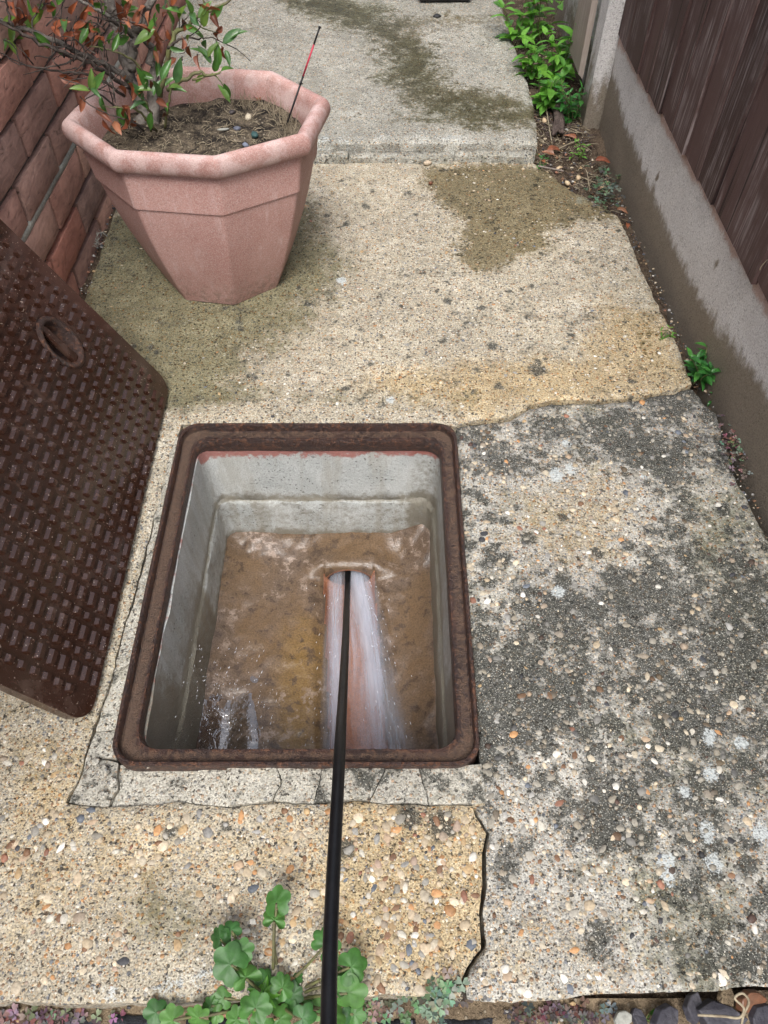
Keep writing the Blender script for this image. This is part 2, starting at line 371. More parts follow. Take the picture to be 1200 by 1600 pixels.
def chamber_mat():
    m, t, b, o = newmat('chamber_concrete'); p = posn(t)
    n1 = noise(t, p, 8, 6, .6); n2 = noise(t, p, 70, 5, .65); n3 = noise(t, p, 380, 3, .6); sep = nd(t, 'ShaderNodeSeparateXYZ', {0: p})
    col = mx(t, ss(t, n1, .36, .66), (.50, .515, .50), (.39, .41, .40))
    col = mx(t, 1.0, col, rmp(t, n3, [(.25, .66), (.5, 1.0), (.75, 1.2)]), 'MULTIPLY')
    pit = mt(t, 'MULTIPLY', ss(t, noise(t, p, 170, 2, .5), .38, .31), ss(t, n1, .42, .58)); strk = ss(t, noise(t, stretch(t, p, (1, 1, .12)), 34, 4, .65), .46, .66); col = mx(t, mt(t, 'MULTIPLY', strk, .45), col, (.30, .28, .23)); col = mx(t, mt(t, 'MULTIPLY', pit, .8), col, (.10, .09, .08))
    g = att(t, 'grime'); gm = ss(t, mt(t, 'ADD', g, mt(t, 'MULTIPLY', mt(t, 'SUBTRACT', n2, .5), 1.1)), .3, .8)
    col = mx(t, mt(t, 'MULTIPLY', gm, .85), col, mx(t, n2, (.11, .095, .065), (.22, .195, .145)))
    rd = att(t, 'red'); rm = ss(t, mt(t, 'ADD', rd, mt(t, 'MULTIPLY', mt(t, 'SUBTRACT', n2, .5), 1.0)), .40, .62)
    col = mx(t, mt(t, 'MULTIPLY', rm, .8), col, (.30, .075, .055))
    setb(t, b, col=col, rough=mt(t, 'MULTIPLY_ADD', gm, -.25, .6), nrm=bump(t, mt(t, 'SUBTRACT', mt(t, 'ADD', n3, n2), pit), .6, .003), spec=.45); return m
M['chamber'] = chamber_mat()
def bench_mat():
    m, t, b, o = newmat('wet_stained_benching'); p = posn(t)
    n1 = noise(t, p, 6, 4, .6, .2); n2 = noise(t, p, 36, 6, .7, .15); n3 = noise(t, p, 300, 3, .6)
    col = mx(t, ss(t, n1, .38, .62), (.135, .085, .046), (.12, .084, .060))
    oc = att(t, 'ochre'); col = mx(t, ss(t, mt(t, 'ADD', oc, mt(t, 'MULTIPLY', mt(t, 'SUBTRACT', n2, .5), .7)), .3, .9), col, (.18, .108, .036))
    col = mx(t, mt(t, 'MULTIPLY', mt(t, 'MULTIPLY', ss(t, n2, .52, .60), ss(t, n1, .44, .60)), .75), col, (.32, .245, .195))
    col = mx(t, mt(t, 'MULTIPLY', ss(t, n2, .46, .38), .7), col, (.06, .04, .028))
    cl = att(t, 'clay'); col = mx(t, ss(t, cl, .4, .6), col, mx(t, n2, (.26, .10, .05), (.34, .16, .09)))
    col = mx(t, 1.0, col, rmp(t, n3, [(.25, .6), (.5, 1.0), (.75, 1.3)]), 'MULTIPLY')
    setb(t, b, col=col, rough=mt(t, 'MULTIPLY_ADD', n2, .3, .06), nrm=bump(t, mt(t, 'ADD', n2, mt(t, 'MULTIPLY', n3, .4)), .5, .004), spec=.5); return m
M['bench'] = bench_mat()
M['clay'] = plain('glazed_clay_pipe', (.20, .085, .045), (.13, .07, .045), 30, .4, bs=.3)
M['black'] = plain('black_rubber', (.006, .006, .007), (.010, .010, .011), 60, .32, .5, bs=.15, bd=.0008, fine=500, spec=.3)
M['black_plastic'] = plain('black_plastic', (.012, .012, .013), (.02, .02, .02), 20, .45, bs=.1)
M['red_tape'] = plain('red_band', (.50, .03, .07), (.42, .025, .055), 60, .4, bs=.05)
M['paver'] = plain('blue_black_paver', (.022, .026, .034), (.045, .05, .062), 60, .75, bs=.8, bd=.003, fine=420)
M['slate'] = plain('dark_slate', (.035, .034, .045), (.07, .068, .08), 30, .6, bs=.5, bd=.003)
M['bark'] = plain('grey_bark', (.085, .073, .064), (.19, .17, .15), 45, .9, bs=1.0, bd=.004, fine=150)
M['twig'] = plain('dark_twig', (.030, .023, .020), (.085, .066, .055), 60, .85, bs=.6, bd=.002)
M['twig_green'] = plain('green_shoot', (.13, .14, .05), (.10, .09, .05), 60, .7, bs=.3, bd=.001)
M['straw'] = plain('dry_straw', (.33, .28, .195), (.21, .17, .115), 50, .9, bs=.2)
M['deadbark'] = plain('rotting_bark', (.055, .038, .032), (.12, .088, .075), 60, .95, bs=1.0, bd=.005)
M['nut'] = plain('pale_nut_shell', (.55, .43, .28), (.42, .29, .17), 50, .5, bs=.2)
M['brownleaf'] = plain('brown_dead_leaf', (.20, .075, .035), (.11, .045, .025), 40, .6, bs=.3)

def leaf_mat(name, stops, rough=.35, trans=.25, vein=True):
    m, t, b, o = newmat(name); oi = t.nodes.new('ShaderNodeObjectInfo'); p = posn(t); q = objc(t)
    col = rmp(t, oi.outputs['Random'], stops)
    n = noise(t, p, 55, 5, .6); col = mx(t, 1.0, col, rmp(t, n, [(.28, .62), (.5, 1.0), (.72, 1.35)]), 'MULTIPLY')
    h = noise(t, p, 200, 3, .5)
    setb(t, b, col=col, rough=rough, nrm=bump(t, h, .3, .0012), spec=.5)
    tr = nd(t, 'ShaderNodeBsdfTranslucent', {0: mx(t, 1.0, col, (1.3, 1.5, .7), 'MULTIPLY')})
    mxs = nd(t, 'ShaderNodeMixShader', {0: trans}); t.links.new(b.outputs[0], mxs.inputs[1]); t.links.new(tr.outputs[0], mxs.inputs[2]); t.links.new(mxs.outputs[0], o.inputs[0])
    return m
M['leaf_green'] = leaf_mat('bay_leaf_green', [(0, (.045, .12, .022)), (.35, (.075, .17, .03)), (.7, (.055, .13, .045)), (1, (.14, .22, .04))], .32, .22)
M['leaf_red'] = leaf_mat('dying_leaf_russet', [(0, (.16, .045, .022)), (.3, (.27, .08, .035)), (.6, (.10, .035, .022)), (.85, (.36, .13, .07)), (1, (.22, .10, .05))], .45, .18)
M['mallow'] = leaf_mat('mallow_leaf', [(0, (.032, .105, .026)), (.5, (.055, .155, .032)), (1, (.085, .20, .042))], .5, .2)
M['weed'] = leaf_mat('bright_weed_leaf', [(0, (.10, .27, .035)), (.5, (.15, .35, .045)), (1, (.075, .21, .035))], .45, .35)
M['weed_dark'] = leaf_mat('dark_weed_leaf', [(0, (.025, .115, .022)), (.5, (.04, .16, .03)), (1, (.06, .20, .035))], .4, .22)
M['oxalis'] = leaf_mat('grey_green_clover_leaf', [(0, (.10, .14, .085)), (1, (.10, .14, .085))], .6, .2)
def oxm():
    m, t, b, o = newmat('clover_leaf_mixed'); c = attc(t, 'col'); p = posn(t); n = noise(t, p, 120, 3)
    setb(t, b, col=mx(t, 1.0, c, rmp(t, n, [(.3, .7), (.7, 1.25)]), 'MULTIPLY'), rough=.6); return m
M['clover'] = oxm()

def water_jet_mat(name, lo, hi, amax, white):
    m, t, b, o = newmat(name); uv = nd(t, 'ShaderNodeUVMap', uv_map='flow').outputs[0]
    st = noise(t, stretch(t, uv, (8, 1.1, 1)), 1.0, 5, .6, .5); st2 = noise(t, stretch(t, uv, (17, 3.5, 1)), 1.0, 4, .65, .6)
    a = mt(t, 'ADD', mt(t, 'MULTIPLY', st, .68), mt(t, 'MULTIPLY', st2, .32))
    f = att(t, 'dens'); a = mt(t, 'ADD', a, mt(t, 'SUBTRACT', f, .5)); a = ss(t, a, lo, hi, 0.0, amax)
    ed = att(t, 'edge'); a = mt(t, 'MULTIPLY', a, ed)
    df = nd(t, 'ShaderNodeBsdfDiffuse', {0: white}); tl = nd(t, 'ShaderNodeBsdfTranslucent', {0: white}); gl = nd(t, 'ShaderNodeBsdfGlossy', {0: (.9, .92, 1.0), 'Roughness': .12, 'Normal': bump(t, mt(t, 'ADD', st, st2), .8, .004)})
    m1 = nd(t, 'ShaderNodeMixShader', {0: .3}); t.links.new(df.outputs[0], m1.inputs[1]); t.links.new(tl.outputs[0], m1.inputs[2])
    m2 = nd(t, 'ShaderNodeMixShader', {0: .22}); t.links.new(m1.outputs[0], m2.inputs[1]); t.links.new(gl.outputs[0], m2.inputs[2])
    tr = t.nodes.new('ShaderNodeBsdfTransparent'); m3 = nd(t, 'ShaderNodeMixShader', {0: a}); t.links.new(tr.outputs[0], m3.inputs[1]); t.links.new(m2.outputs[0], m3.inputs[2])
    t.links.new(m3.outputs[0], o.inputs[0]); return m
M['jet'] = water_jet_mat('foaming_water', .30, .86, .66, (.72, .77, .88))
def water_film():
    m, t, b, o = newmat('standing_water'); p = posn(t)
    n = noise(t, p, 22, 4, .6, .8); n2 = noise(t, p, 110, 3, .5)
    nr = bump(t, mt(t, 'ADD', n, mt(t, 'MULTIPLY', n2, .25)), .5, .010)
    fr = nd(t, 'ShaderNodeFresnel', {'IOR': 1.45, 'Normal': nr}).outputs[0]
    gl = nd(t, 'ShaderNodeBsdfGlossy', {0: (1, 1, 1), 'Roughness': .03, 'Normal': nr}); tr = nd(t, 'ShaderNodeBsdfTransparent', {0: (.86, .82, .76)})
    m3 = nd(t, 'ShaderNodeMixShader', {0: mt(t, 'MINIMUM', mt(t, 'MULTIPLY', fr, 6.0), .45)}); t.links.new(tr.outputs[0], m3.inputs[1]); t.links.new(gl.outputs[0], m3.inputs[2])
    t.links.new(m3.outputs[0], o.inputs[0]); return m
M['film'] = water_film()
def drop_mat():
    m, t, b, o = newmat('water_drops'); setb(t, b, col=(.9, .93, 1.0), rough=.05, alpha=.8, spec=.8); return m
M['drop'] = drop_mat()
# ------------------------------------------------------------------ slabs of old concrete
def densify(poly, step):
    out = []
    n = len(poly)
    for i in range(n):
        x0, y0 = poly[i]; x1, y1 = poly[(i + 1) % n]; k = max(1, int(math.hypot(x1 - x0, y1 - y0) / step))
        out += [(x0 + (x1 - x0) * j / k, y0 + (y1 - y0) * j / k) for j in range(k)]
    return out
def jitter(poly, amp, seed, sc=22):
    """wander of a broken edge: a displacement by place, so that both sides of a crack match"""
    P = np.array(poly); dx = fbm(P[:, 0], P[:, 1], 101, 4, sc, .6) * 2 * amp; dy = fbm(P[:, 0], P[:, 1], 137, 4, sc, .6) * 2 * amp
    return [(float(p[0] + a), float(p[1] + b)) for p, a, b in zip(P, dx, dy)]
class Slab:
    """outline, height field and mesh of one cast slab"""
    def __init__(s, outer, holes, z0, zb, step, amp=.004, rnd=.012, jit=.004, seed=1, tilt=(0, 0, 0), near=None):
        s.outer = jitter(densify(outer, step), jit, seed); s.holes = [jitter(densify(h, step), jit, seed) for h in holes]
        s.z0, s.zb, s.step, s.amp, s.rnd, s.seed, s.tilt, s.near = z0, zb, step, amp, rnd, seed, tilt, near
    def inside(s, x, y):
        i = poly_inside(x, y, s.outer)
        for h in s.holes: i &= ~poly_inside(x, y, h)
        return i
    def edist(s, x, y):
        d = edge_dist(x, y, s.outer)
        for h in s.holes: d = np.minimum(d, edge_dist(x, y, h))
        return d
    def height(s, x, y, d=None):
        x = np.asarray(x, float); y = np.asarray(y, float)
        if d is None: d = s.edist(x, y)
        z = s.z0 + s.tilt[0] * x + s.tilt[1] * y + s.amp * (fbm(x, y, s.seed + 5, 3, 4) * 2 + fbm(x, y, s.seed + 9, 4, 45) * .9)
        k = np.clip(1 - d / s.rnd, 0, 1); return z - s.rnd * .55 * k * k * (1 + fbm(x, y, s.seed + 2, 3, 60) * 1.6)
    def build(s, name, mat, masks=None, parent=None, undercut=.0):
        P = []; E = []
        for lp in [s.outer] + s.holes:
            b = len(P); P += lp; E += [(b + i, b + (i + 1) % len(lp)) for i in range(len(lp))]
        O = np.array(s.outer); st = s.step
        gx, gy = np.meshgrid(np.arange(O[:, 0].min(), O[:, 0].max(), st), np.arange(O[:, 1].min(), O[:, 1].max(), st))
        gx = gx.ravel() + rng.uniform(-.3, .3, gx.size) * st; gy = gy.ravel() + rng.uniform(-.3, .3, gy.size) * st
        k = s.inside(gx, gy); gx, gy = gx[k], gy[k]; k = s.edist(gx, gy) > st * .55; gx, gy = gx[k], gy[k]
        if s.near is not None:      # keep all points where the camera looks, thin out elsewhere
            x0, x1, y0, y1 = s.near; kk = ((gx > x0) & (gx < x1) & (gy > y0) & (gy < y1)) | (rng.random(gx.size) < .15); gx, gy = gx[kk], gy[kk]
        V = [Vector(p) for p in P] + [Vector((a, b)) for a, b in zip(gx, gy)]
        vo, eo, fo, *_ = geometry.delaunay_2d_cdt(V, E, [], 0, 1e-6)
        X = np.array([v.x for v in vo]); Y = np.array([v.y for v in vo]); F = np.array([tuple(f) for f in fo])
        cx = X[F].mean(1); cy = Y[F].mean(1); F = F[s.inside(cx, cy)]
        d = s.edist(X, Y); Z = s.height(X, Y, d)
        # skirt
        ed = {}
        for f in F:
            for a, b in ((f[0], f[1]), (f[1], f[2]), (f[2], f[0])): ed[(a, b)] = 1
        bnd = [(a, b) for (a, b) in ed if (b, a) not in ed]; ids = sorted({a for e in bnd for a in e}); n0 = len(X); mp = {}
        vx, vy, vz, src = list(X), list(Y), list(Z), list(range(n0))
        for lvl, zz in ((1, .5), (2, 1.0)):
            for i in ids:
                j = float(fbm(X[i], Y[i], 31 + lvl, 3, 70)) * .008 * (1 if lvl == 1 else 1.6)
                mp[(i, lvl)] = len(vx); vx.append(X[i] + j); vy.append(Y[i] + j + undercut * zz); vz.append(Z[i] + (s.zb - Z[i]) * zz); src.append(i)
        faces = [tuple(int(q) for q in f) for f in F]
        for a, b in bnd:
            faces.append((int(b), int(a), mp[(a, 1)], mp[(b, 1)])); faces.append((mp[(b, 1)], mp[(a, 1)], mp[(a, 2)], mp[(b, 2)]))
        mb = MB(); mb.v = list(zip(map(float, vx), map(float, vy), map(float, vz))); mb.f = faces
        VX, VY = np.array(vx)[:n0], np.array(vy)[:n0]; src = np.array(src)
        for nm in ('m_dark', 'm_wet', 'm_moss', 'm_white', 'm_orange'):
            a = masks[nm](VX, VY) if masks and nm in masks else np.zeros(n0); mb.a[nm] = np.asarray(a)[src]
        return mb.build(name, mat, parent, True, 50)

# manhole frame plan (outer edge) and the openings round it
FX0, FX1, FY0, FY1 = -.400, .141, .369, 1.045
def rrect(x0, x1, y0, y1, r, na=8, step=.02):
    out = []; cs = [(x1 - r, y0 + r, -90), (x1 - r, y1 - r, 0), (x0 + r, y1 - r, 90), (x0 + r, y0 + r, 180)]
    for cx, cy, a0 in cs: out += [(cx + r * math.cos(R(a0 + 90 * k / na)), cy + r * math.sin(R(a0 + 90 * k / na))) for k in range(na + 1)]
    return out

# crack between the buff slab and the lichened slab (survey of the photo)
crackF = gp([(727, 1556), (724, 1535), (733, 1512), (752, 1480), (752, 1430), (758, 1380), (757, 1330), (762, 1300), (745, 1270), (738, 1240), (735, 1215)])
crackB = gp([(716, 660), (742, 655), (800, 650), (830, 632), (862, 624), (930, 624), (1000, 617), (1060, 606), (1080, 600)])
edgeR_A = gp([(1066, 560), (1050, 520), (1026, 470), (1000, 415), (985, 375), (966, 335), (930, 315), (890, 296), (850, 262)])
edgeR_B = gp([(1120, 640), (1150, 745), (1175, 790), (1205, 850)])
hole = [(FX0 - .05, FY0 - .052), (FX1 + .006, FY0 - .05), (FX1 + .006, FY1 + .006), (FX0 - .006, FY1 + .008), (FX0 - .012, FY1 - .1), (FX0 - .03, FY0 + .12)]
YF = .083
# the slab on the left runs round three sides of the manhole; its outline touches the hole along the crack
A_out = [(-.69, YF + .002), (-.35, YF - .004), (-.22, YF)] + [(-.05, YF + .004)] + [(p[0] - .002, p[1]) for p in crackF[:-1]] + \
        [(FX1 + .002, FY0 - .05), (FX0 + .462, FY0 - .0535), (FX0 + .38, FY0 - .0455), (FX0 + .30, FY0 - .0515), (FX0 + .243, FY0 - .0475), (FX0 + .176, FY0 - .0555), (FX0 + .115, FY0 - .0485), (FX0 + .008, FY0 - .0545), (FX0 - .05, FY0 - .051), (FX0 - .03, FY0 + .12), (FX0 - .012, FY1 - .1), (FX0 - .006, FY1 + .008), (FX1 + .004, FY1 + .007)] + \
        [(p[0], p[1] + .002) for p in crackB[1:]] + edgeR_A + [(.40, 2.045), (.1, 2.06), (-.69, 2.06)]
B_out = [(p[0] + .004, p[1]) for p in crackF[::-1]][:0] + [(.104, .087), (.16, .083), (.3, .092), (.42, .095), (.56, .105), (.72, .11), (.71, .5), (.70, .70)] + edgeR_B[::-1][1:] + \
        [(.655, 1.12)] + [(p[0], p[1] - .004) for p in crackB[::-1]] + [(FX1 + .0015, FY1 - .01), (FX1 + .0015, FY0 - .03)] + [(p[0] + .004, p[1]) for p in crackF[::-1][1:-1]]
slabA = Slab(A_out, [], 0, -.12, .0085, .0035, .007, .0055, 11)
slabB = Slab(B_out, [], -.004, -.085, .007, .004, .010, .0055, 23)
C_out = [(-.69, 2.066), (-.1, 2.064), (.2, 2.066), (.42, 2.06)] + [(.427, 2.14), (.435, 2.33), (.428, 2.5), (.415, 2.72), (.402, 3.03), (.39, 3.6), (.39, 4.6), (-.69, 4.6)]
slabC = Slab(C_out, [], .042, -.1, .012, .004, .012, .004, 37, near=(-.7, .5, 2.0, 3.3))

# ---- stain maps of the buff slab
wetP = gp([(655, 262), (662, 300), (700, 328), (722, 345), (714, 378), (710, 398), (735, 420), (762, 428), (818, 402), (872, 392), (856, 370), (905, 345), (962, 345), (985, 368), (966, 332), (905, 285), (850, 258), (760, 256)])
dampP = gp([(100, 470), (130, 560), (200, 640), (300, 640), (400, 560), (470, 480), (520, 420), (470, 330), (300, 300), (160, 350)])
greyP = gp([(190, 1400), (240, 1370), (300, 1385), (330, 1440), (300, 1490), (220, 1480)])
ogP1 = gp([(560, 1260), (760, 1270), (760, 1480), (700, 1540), (560, 1500), (520, 1400)])
ogP2 = gp([(560, 600), (760, 650), (1000, 620), (1080, 600), (1040, 500), (960, 470), (900, 560), (700, 570)])
ogP3 = gp([(0, 1140), (150, 1130), (160, 1260), (330, 1300), (520, 1280), (540, 1400), (300, 1380), (0, 1480)])
def dsc(x, y, pts, z=0.0):
    m = np.zeros(len(x))
    for px, py, r in pts:
        c = G(px, py, z); m = np.maximum(m, np.clip(1.0 - np.hypot(x - c[0], (y - c[1]) * .85) / (2 * r), 0, 1))
    return m
def blobs(x, y, cx, cy, rr):
    m = np.zeros(len(x))
    for a, b, r in zip(cx, cy, rr): m = np.maximum(m, np.clip(1.0 - np.hypot(x - a, y - b) / (2 * r), 0, 1))
    return m
sx_ = rng.uniform(-.55, .62, 260); sy_ = rng.uniform(1.07, 2.0, 260); sr_ = .003 + .007 * rng.random(260) ** 2
mA = dict(
    m_wet=lambda x, y: np.maximum((pmask(x, y, wetP, .05) * .92), .35 * pmask(x, y, gp([(940, 480), (1060, 500), (1080, 600), (980, 590)]), .06)),
    m_moss=lambda x, y: np.clip(1.0 * pmask(x, y, dampP, .10) + .55 * pmask(x, y, greyP, .03) + .45 * sstep(.05, -.01, np.abs(y - 1.13) - .01) * (x < .2) + (.16 + .9 * fbm(x, y, 4, 4, 3.2)) * np.where(y > .35, 1.0, .4), 0, 1),
    m_orange=lambda x, y: np.clip(.95 * pmask(x, y, ogP1, .04) + .8 * pmask(x, y, ogP2, .06) + .45 * pmask(x, y, ogP3, .08) + .2, 0, 1),
    m_dark=lambda x, y: np.maximum(dsc(x, y, [(840, 578, .018), (770, 540, .012), (700, 470, .010), (830, 640, .012), (780, 605, .010), (540, 1325, .012), (690, 1290, .02), (640, 1275, .016), (350, 1290, .008), (265, 1300, .010)]),
                                   np.maximum(np.clip(.22 + fbm(x, y, 77, 4, 22) * .9, 0, .44) * (y > .35), blobs(x, y, sx_, sy_, sr_) * .95)),
    m_white=lambda x, y: np.maximum(dsc(x, y, [(535, 440, .012), (610, 625, .01), (905, 312, .014), (920, 310, .01)]), .48 * pmask(x, y, gp([(120, 1530), (230, 1495), (335, 1510), (335, 1570), (0, 1575), (0, 1545)]), .03)))
slab_a = slabA.build('path_slab', M['slab_a'], mA)
tag(slab_a, 'buff exposed aggregate concrete slab around the open manhole', kind='structure')
# ---- lichen on the right-hand slab
lx = rng.uniform(.12, .70, 900); ly = rng.uniform(.10, 1.16, 900)
lightP = gp([(800, 760), (930, 720), (1000, 770), (960, 880), (860, 890), (790, 850)]); lightQ = gp([(730, 1560), (735, 1400), (850, 1400), (960, 1440), (1010, 1580)])
dd = .62 - .55 * pmask(lx, ly, lightP, .05) - .95 * pmask(lx, ly, lightQ, .10) + fbm(lx, ly, 91, 3, 4) * 1.0 - .35 * pmask(lx, ly, gp([(1000, 1430), (1200, 1430), (1200, 1560), (1000, 1560)]), .05)
kk = rng.random(900) < np.clip(dd, 0, 1); lx, ly = lx[kk][:330], ly[kk][:330]; lr = rng.uniform(.005, .016, len(lx)) * np.where(rng.random(len(lx)) < .12, 1.35, 1.0)
ex = [G(x, y) for x, y in ((880, 910), (960, 900), (985, 895), (930, 960), (890, 965), (840, 985), (900, 1060), (950, 1070), (960, 1130), (1040, 960), (1055, 1010), (760, 990), (790, 870), (1010, 690), (960, 700), (1065, 690), (1120, 950), (1150, 1080), (1000, 1310), (1080, 1250), (940, 1470))]
lx = np.append(lx, [p[0] for p in ex]); ly = np.append(ly, [p[1] for p in ex]); lr = np.append(lr, rng.uniform(.016, .026, len(ex)))
mB = dict(
    m_dark=lambda x, y: np.clip(np.maximum(.95 * blobs(x, y, lx, ly, lr), (.53 + .12 * sstep(.32, .2, x) * (y > .4) + 1.0 * fbm(x, y, 55, 3, 6) + .7 * fbm(x, y, 56, 3, 26)) * np.clip(1 - .75 * pmask(x, y, lightP, .07) - pmask(x, y, lightQ, .10), 0, 1)), 0, 1),
    m_white=lambda x, y: dsc(x, y, [(1108, 1150, .013), (1158, 1160, .009), (1110, 1207, .011), (1070, 1238, .009), (1106, 1300, .013), (1190, 1302, .016), (1040, 1345, .012), (1045, 1368, .010), (1115, 1350, .012), (885, 692, .010), (870, 742, .014), (892, 732, .012), (872, 925, .011), (1005, 745, .006)], -.004),
    m_moss=lambda x, y: np.clip(.35 + fbm(x, y, 61, 4, 5) * 1.2, 0, .85) * (1 - .8 * pmask(x, y, lightQ, .05)),
    m_orange=lambda x, y: np.clip(.18 + .5 * pmask(x, y, lightP, .05) + .3 * pmask(x, y, lightQ, .05), 0, 1))
slab_b = slabB.build('path_slab', M['slab_b'], mB, undercut=.012)
tag(slab_b, 'grey concrete slab spotted with black lichen beside the fence', kind='structure')
dkC = gp([(560, 0), (680, 60), (700, 130), (830, 150), (838, 200), (760, 205), (640, 190), (610, 130), (570, 60), (490, 30), (450, 0)], .042)
mC = dict(m_wet=lambda x, y: np.clip(.52 * pmask(x, y, dkC, .07) + .34 * pmask(x, y, gp([(620, 20), (800, 20), (800, 50), (620, 45)], .042), .08), 0, 1) + .18 + .3 * fbm(x, y, 71, 4, 5),
          m_moss=lambda x, y: np.clip(.70 * pmask(x, y, dkC, .08) + .16 + fbm(x, y, 72, 3, 4)*.7, 0, 1),
          m_white=lambda x, y: np.clip(.50 * pmask(x, y, gp([(480, 200), (800, 205), (790, 228), (480, 228)], .042), .06) + .2 * fbm(x, y, 73, 3, 8), 0, 1))
slab_c = slabC.build('path_slab', M['slab_c'], mC)
tag(slab_c, 'pale grey raised concrete slab beyond the step', kind='structure')
# broken kerb strip in front of the step
kerbpts = [(-.69, -.16), (-.12, .13), (.155, .28), (.30, .415)]
for i, (xa, xb) in enumerate([(-.69, -.10), (-.096, .19), (.195, .408)]):
    k = Slab([(xa, 2.028 + .004 * i), (xb, 2.026), (xb, 2.061), (xa, 2.061)], [], .026 - .005 * (i == 1), -.06, .007, .004, .012, .004, 41 + i)
    tag(k.build('kerb_piece', M['slab_c'], dict(m_moss=lambda x, y: np.full(len(x), .35)), slab_c))

# ---- mortar bedding round the frame, cracked into pieces
mort = [  # front strip, left to right, then the left strip
    [(FX0 - .047, .320), (FX0 + .008, .316), (FX0 + .018, .340), (FX0 + .010, .380), (FX0 - .02, .385), (FX0 - .043, .362)],
    [(FX0 + .0092, .316), (FX0 + .115, .322), (FX0 + .127, .374), (FX0 + .0112, .380), (FX0 + .0192, .340)],
    [(FX0 + .1162, .322), (FX0 + .176, .315), (FX0 + .168, .374), (FX0 + .1282, .374)],
    [(FX0 + .1774, .315), (FX0 + .243, .323), (FX0 + .250, .345), (FX0 + .240, .378), (FX0 + .1694, .374)],
    [(FX0 + .2444, .323), (FX0 + .300, .319), (FX0 + .309, .374), (FX0 + .2414, .378), (FX0 + .2514, .345)],
    [(FX0 + .3012, .319), (FX0 + .380, .325), (FX0 + .408, .374), (FX0 + .3102, .374)],
    [(FX0 + .3812, .325), (FX0 + .462, .317), (FX0 + .452, .374), (FX0 + .4092, .374)],
    [(FX0 + .4632, .317), (FX0 + .544, .321), (FX0 + .544, .374), (FX0 + .4532, .374)],
    [(FX0 - .044, .364), (FX0 - .021, .3865), (FX0 + .004, .3865), (FX0 + .004, .43), (FX0 - .034, .425)],
    [(FX0 - .0335, .4262), (FX0 + .004, .4312), (FX0 + .004, .54), (FX0 - .0265, .52)],
    [(FX0 - .0262, .5212), (FX0 + .004, .5412), (FX0 + .004, .76), (FX0 - .016, .74)],
    [(FX0 - .0155, .7412), (FX0 + .004, .7612), (FX0 + .004, FY1 - .03), (FX0 - .0095, FY1 - .03)]]
mortar_root = thing('mortar_bedding', (FX0, FY0, 0), 'cracked grey mortar bedding around the manhole frame', 'mortar')
for i, pl in enumerate(mort):
    s_ = Slab(pl, [], [-.004, -.014, -.005, .001, .0005, .001, .0, .001, -.003, -.003, -.001, 0][i], -.06, .005, .006, .003, .0055, 60 + i)
    dk = .42 if i in (5, 6, 7) else .22
    s_.build('mortar_piece', M['mortar'], dict(m_dark=lambda x, y, dk=dk, i=i: np.clip(dk + fbm(x, y, 80 + i, 4, 40) * 1.3, 0, 1), m_moss=lambda x, y: np.full(len(x), .25)), mortar_root)
for i, (x, y, r) in enumerate([(160, 1205, .011), (175, 1222, .009), (160, 1243, .008), (182, 1180, .007), (148, 1190, .007), (233, 1195, .006)]):
    mb = MB(); p = G3(x, y, .002); n = 10
    vs = [(p.x + r * math.cos(a) * math.cos(b) * random.uniform(.75, 1.15), p.y + r * math.sin(a) * math.cos(b) * random.uniform(.75, 1.15), p.z + r * .7 * math.sin(b) * random.uniform(.8, 1.1)) for b in (-.6, .1, .8) for a in [2 * math.pi * k / n for k in range(n)]] + [(p.x, p.y, p.z + r * .7)]
    mb.add(vs, grid_faces(n, 3, True) + [(20 + k, 20 + (k + 1) % n, 30) for k in range(n)]); ch = mb.build('mortar_crumb', M['mortar'], mortar_root, True, 40)

# ------------------------------------------------------------------ ground sheet with the pit left open
gv = [Vector((a, b)) for a, b in ((-150, -150), (150, -150), (150, 150), (-150, 150), (-.45, .33), (.2, .33), (.2, 1.09), (-.45, 1.09))]
vo, eo, fo, *_ = geometry.delaunay_2d_cdt(gv, [(0, 1), (1, 2), (2, 3), (3, 0), (4, 5), (5, 6), (6, 7), (7, 4)], [], 0, 1e-6)
mb = MB(); fs = [f for f in fo if not (-.45 < sum(vo[i].x for i in f) / 3 < .2 and .33 < sum(vo[i].y for i in f) / 3 < 1.09)]
mb.add([(v.x, v.y, -.105) for v in vo], fs); tag(mb.build('ground', M['soil'], None, False), 'bare earth under the slabs', kind='structure')
def soil_field(name, x0, x1, y0, y1, zf, step, mat, label):
    nx = int((x1 - x0) / step) + 1; ny = int((y1 - y0) / step) + 1
    gx, gy = np.meshgrid(np.linspace(x0, x1, nx), np.linspace(y0, y1, ny)); z = zf(gx.ravel(), gy.ravel())
    mb = MB(); mb.add(list(zip(gx.ravel().tolist(), gy.ravel().tolist(), z.tolist())), grid_faces(nx, ny)); return tag(mb.build(name, mat), label, kind='structure')
soil_field('soil_bed', .36, .75, .5, 4.6, lambda x, y: -.04 + .045 * sstep(2.0, 2.15, y) + fbm(x, y, 3, 4, 14) * .03 + fbm(x, y, 8, 3, 80) * .012 - .03 * (y < 1.2), .012, M['soil'], 'narrow soil strip along the foot of the fence')
soil_field('soil_bed', -1.2, 1.2, -.5, .10, lambda x, y: -.075 + fbm(x, y, 5, 4, 10) * .02 + fbm(x, y, 6, 3, 90) * .012, .010, M['soil'], 'soil bed along the front edge of the slabs')
soil_field('soil_bed', -.73, -.66, -.4, 4.6, lambda x, y: -.012 + fbm(x, y, 15, 4, 40) * .02, .009, M['soil'], 'dirt filled gap between slab and brick wall')

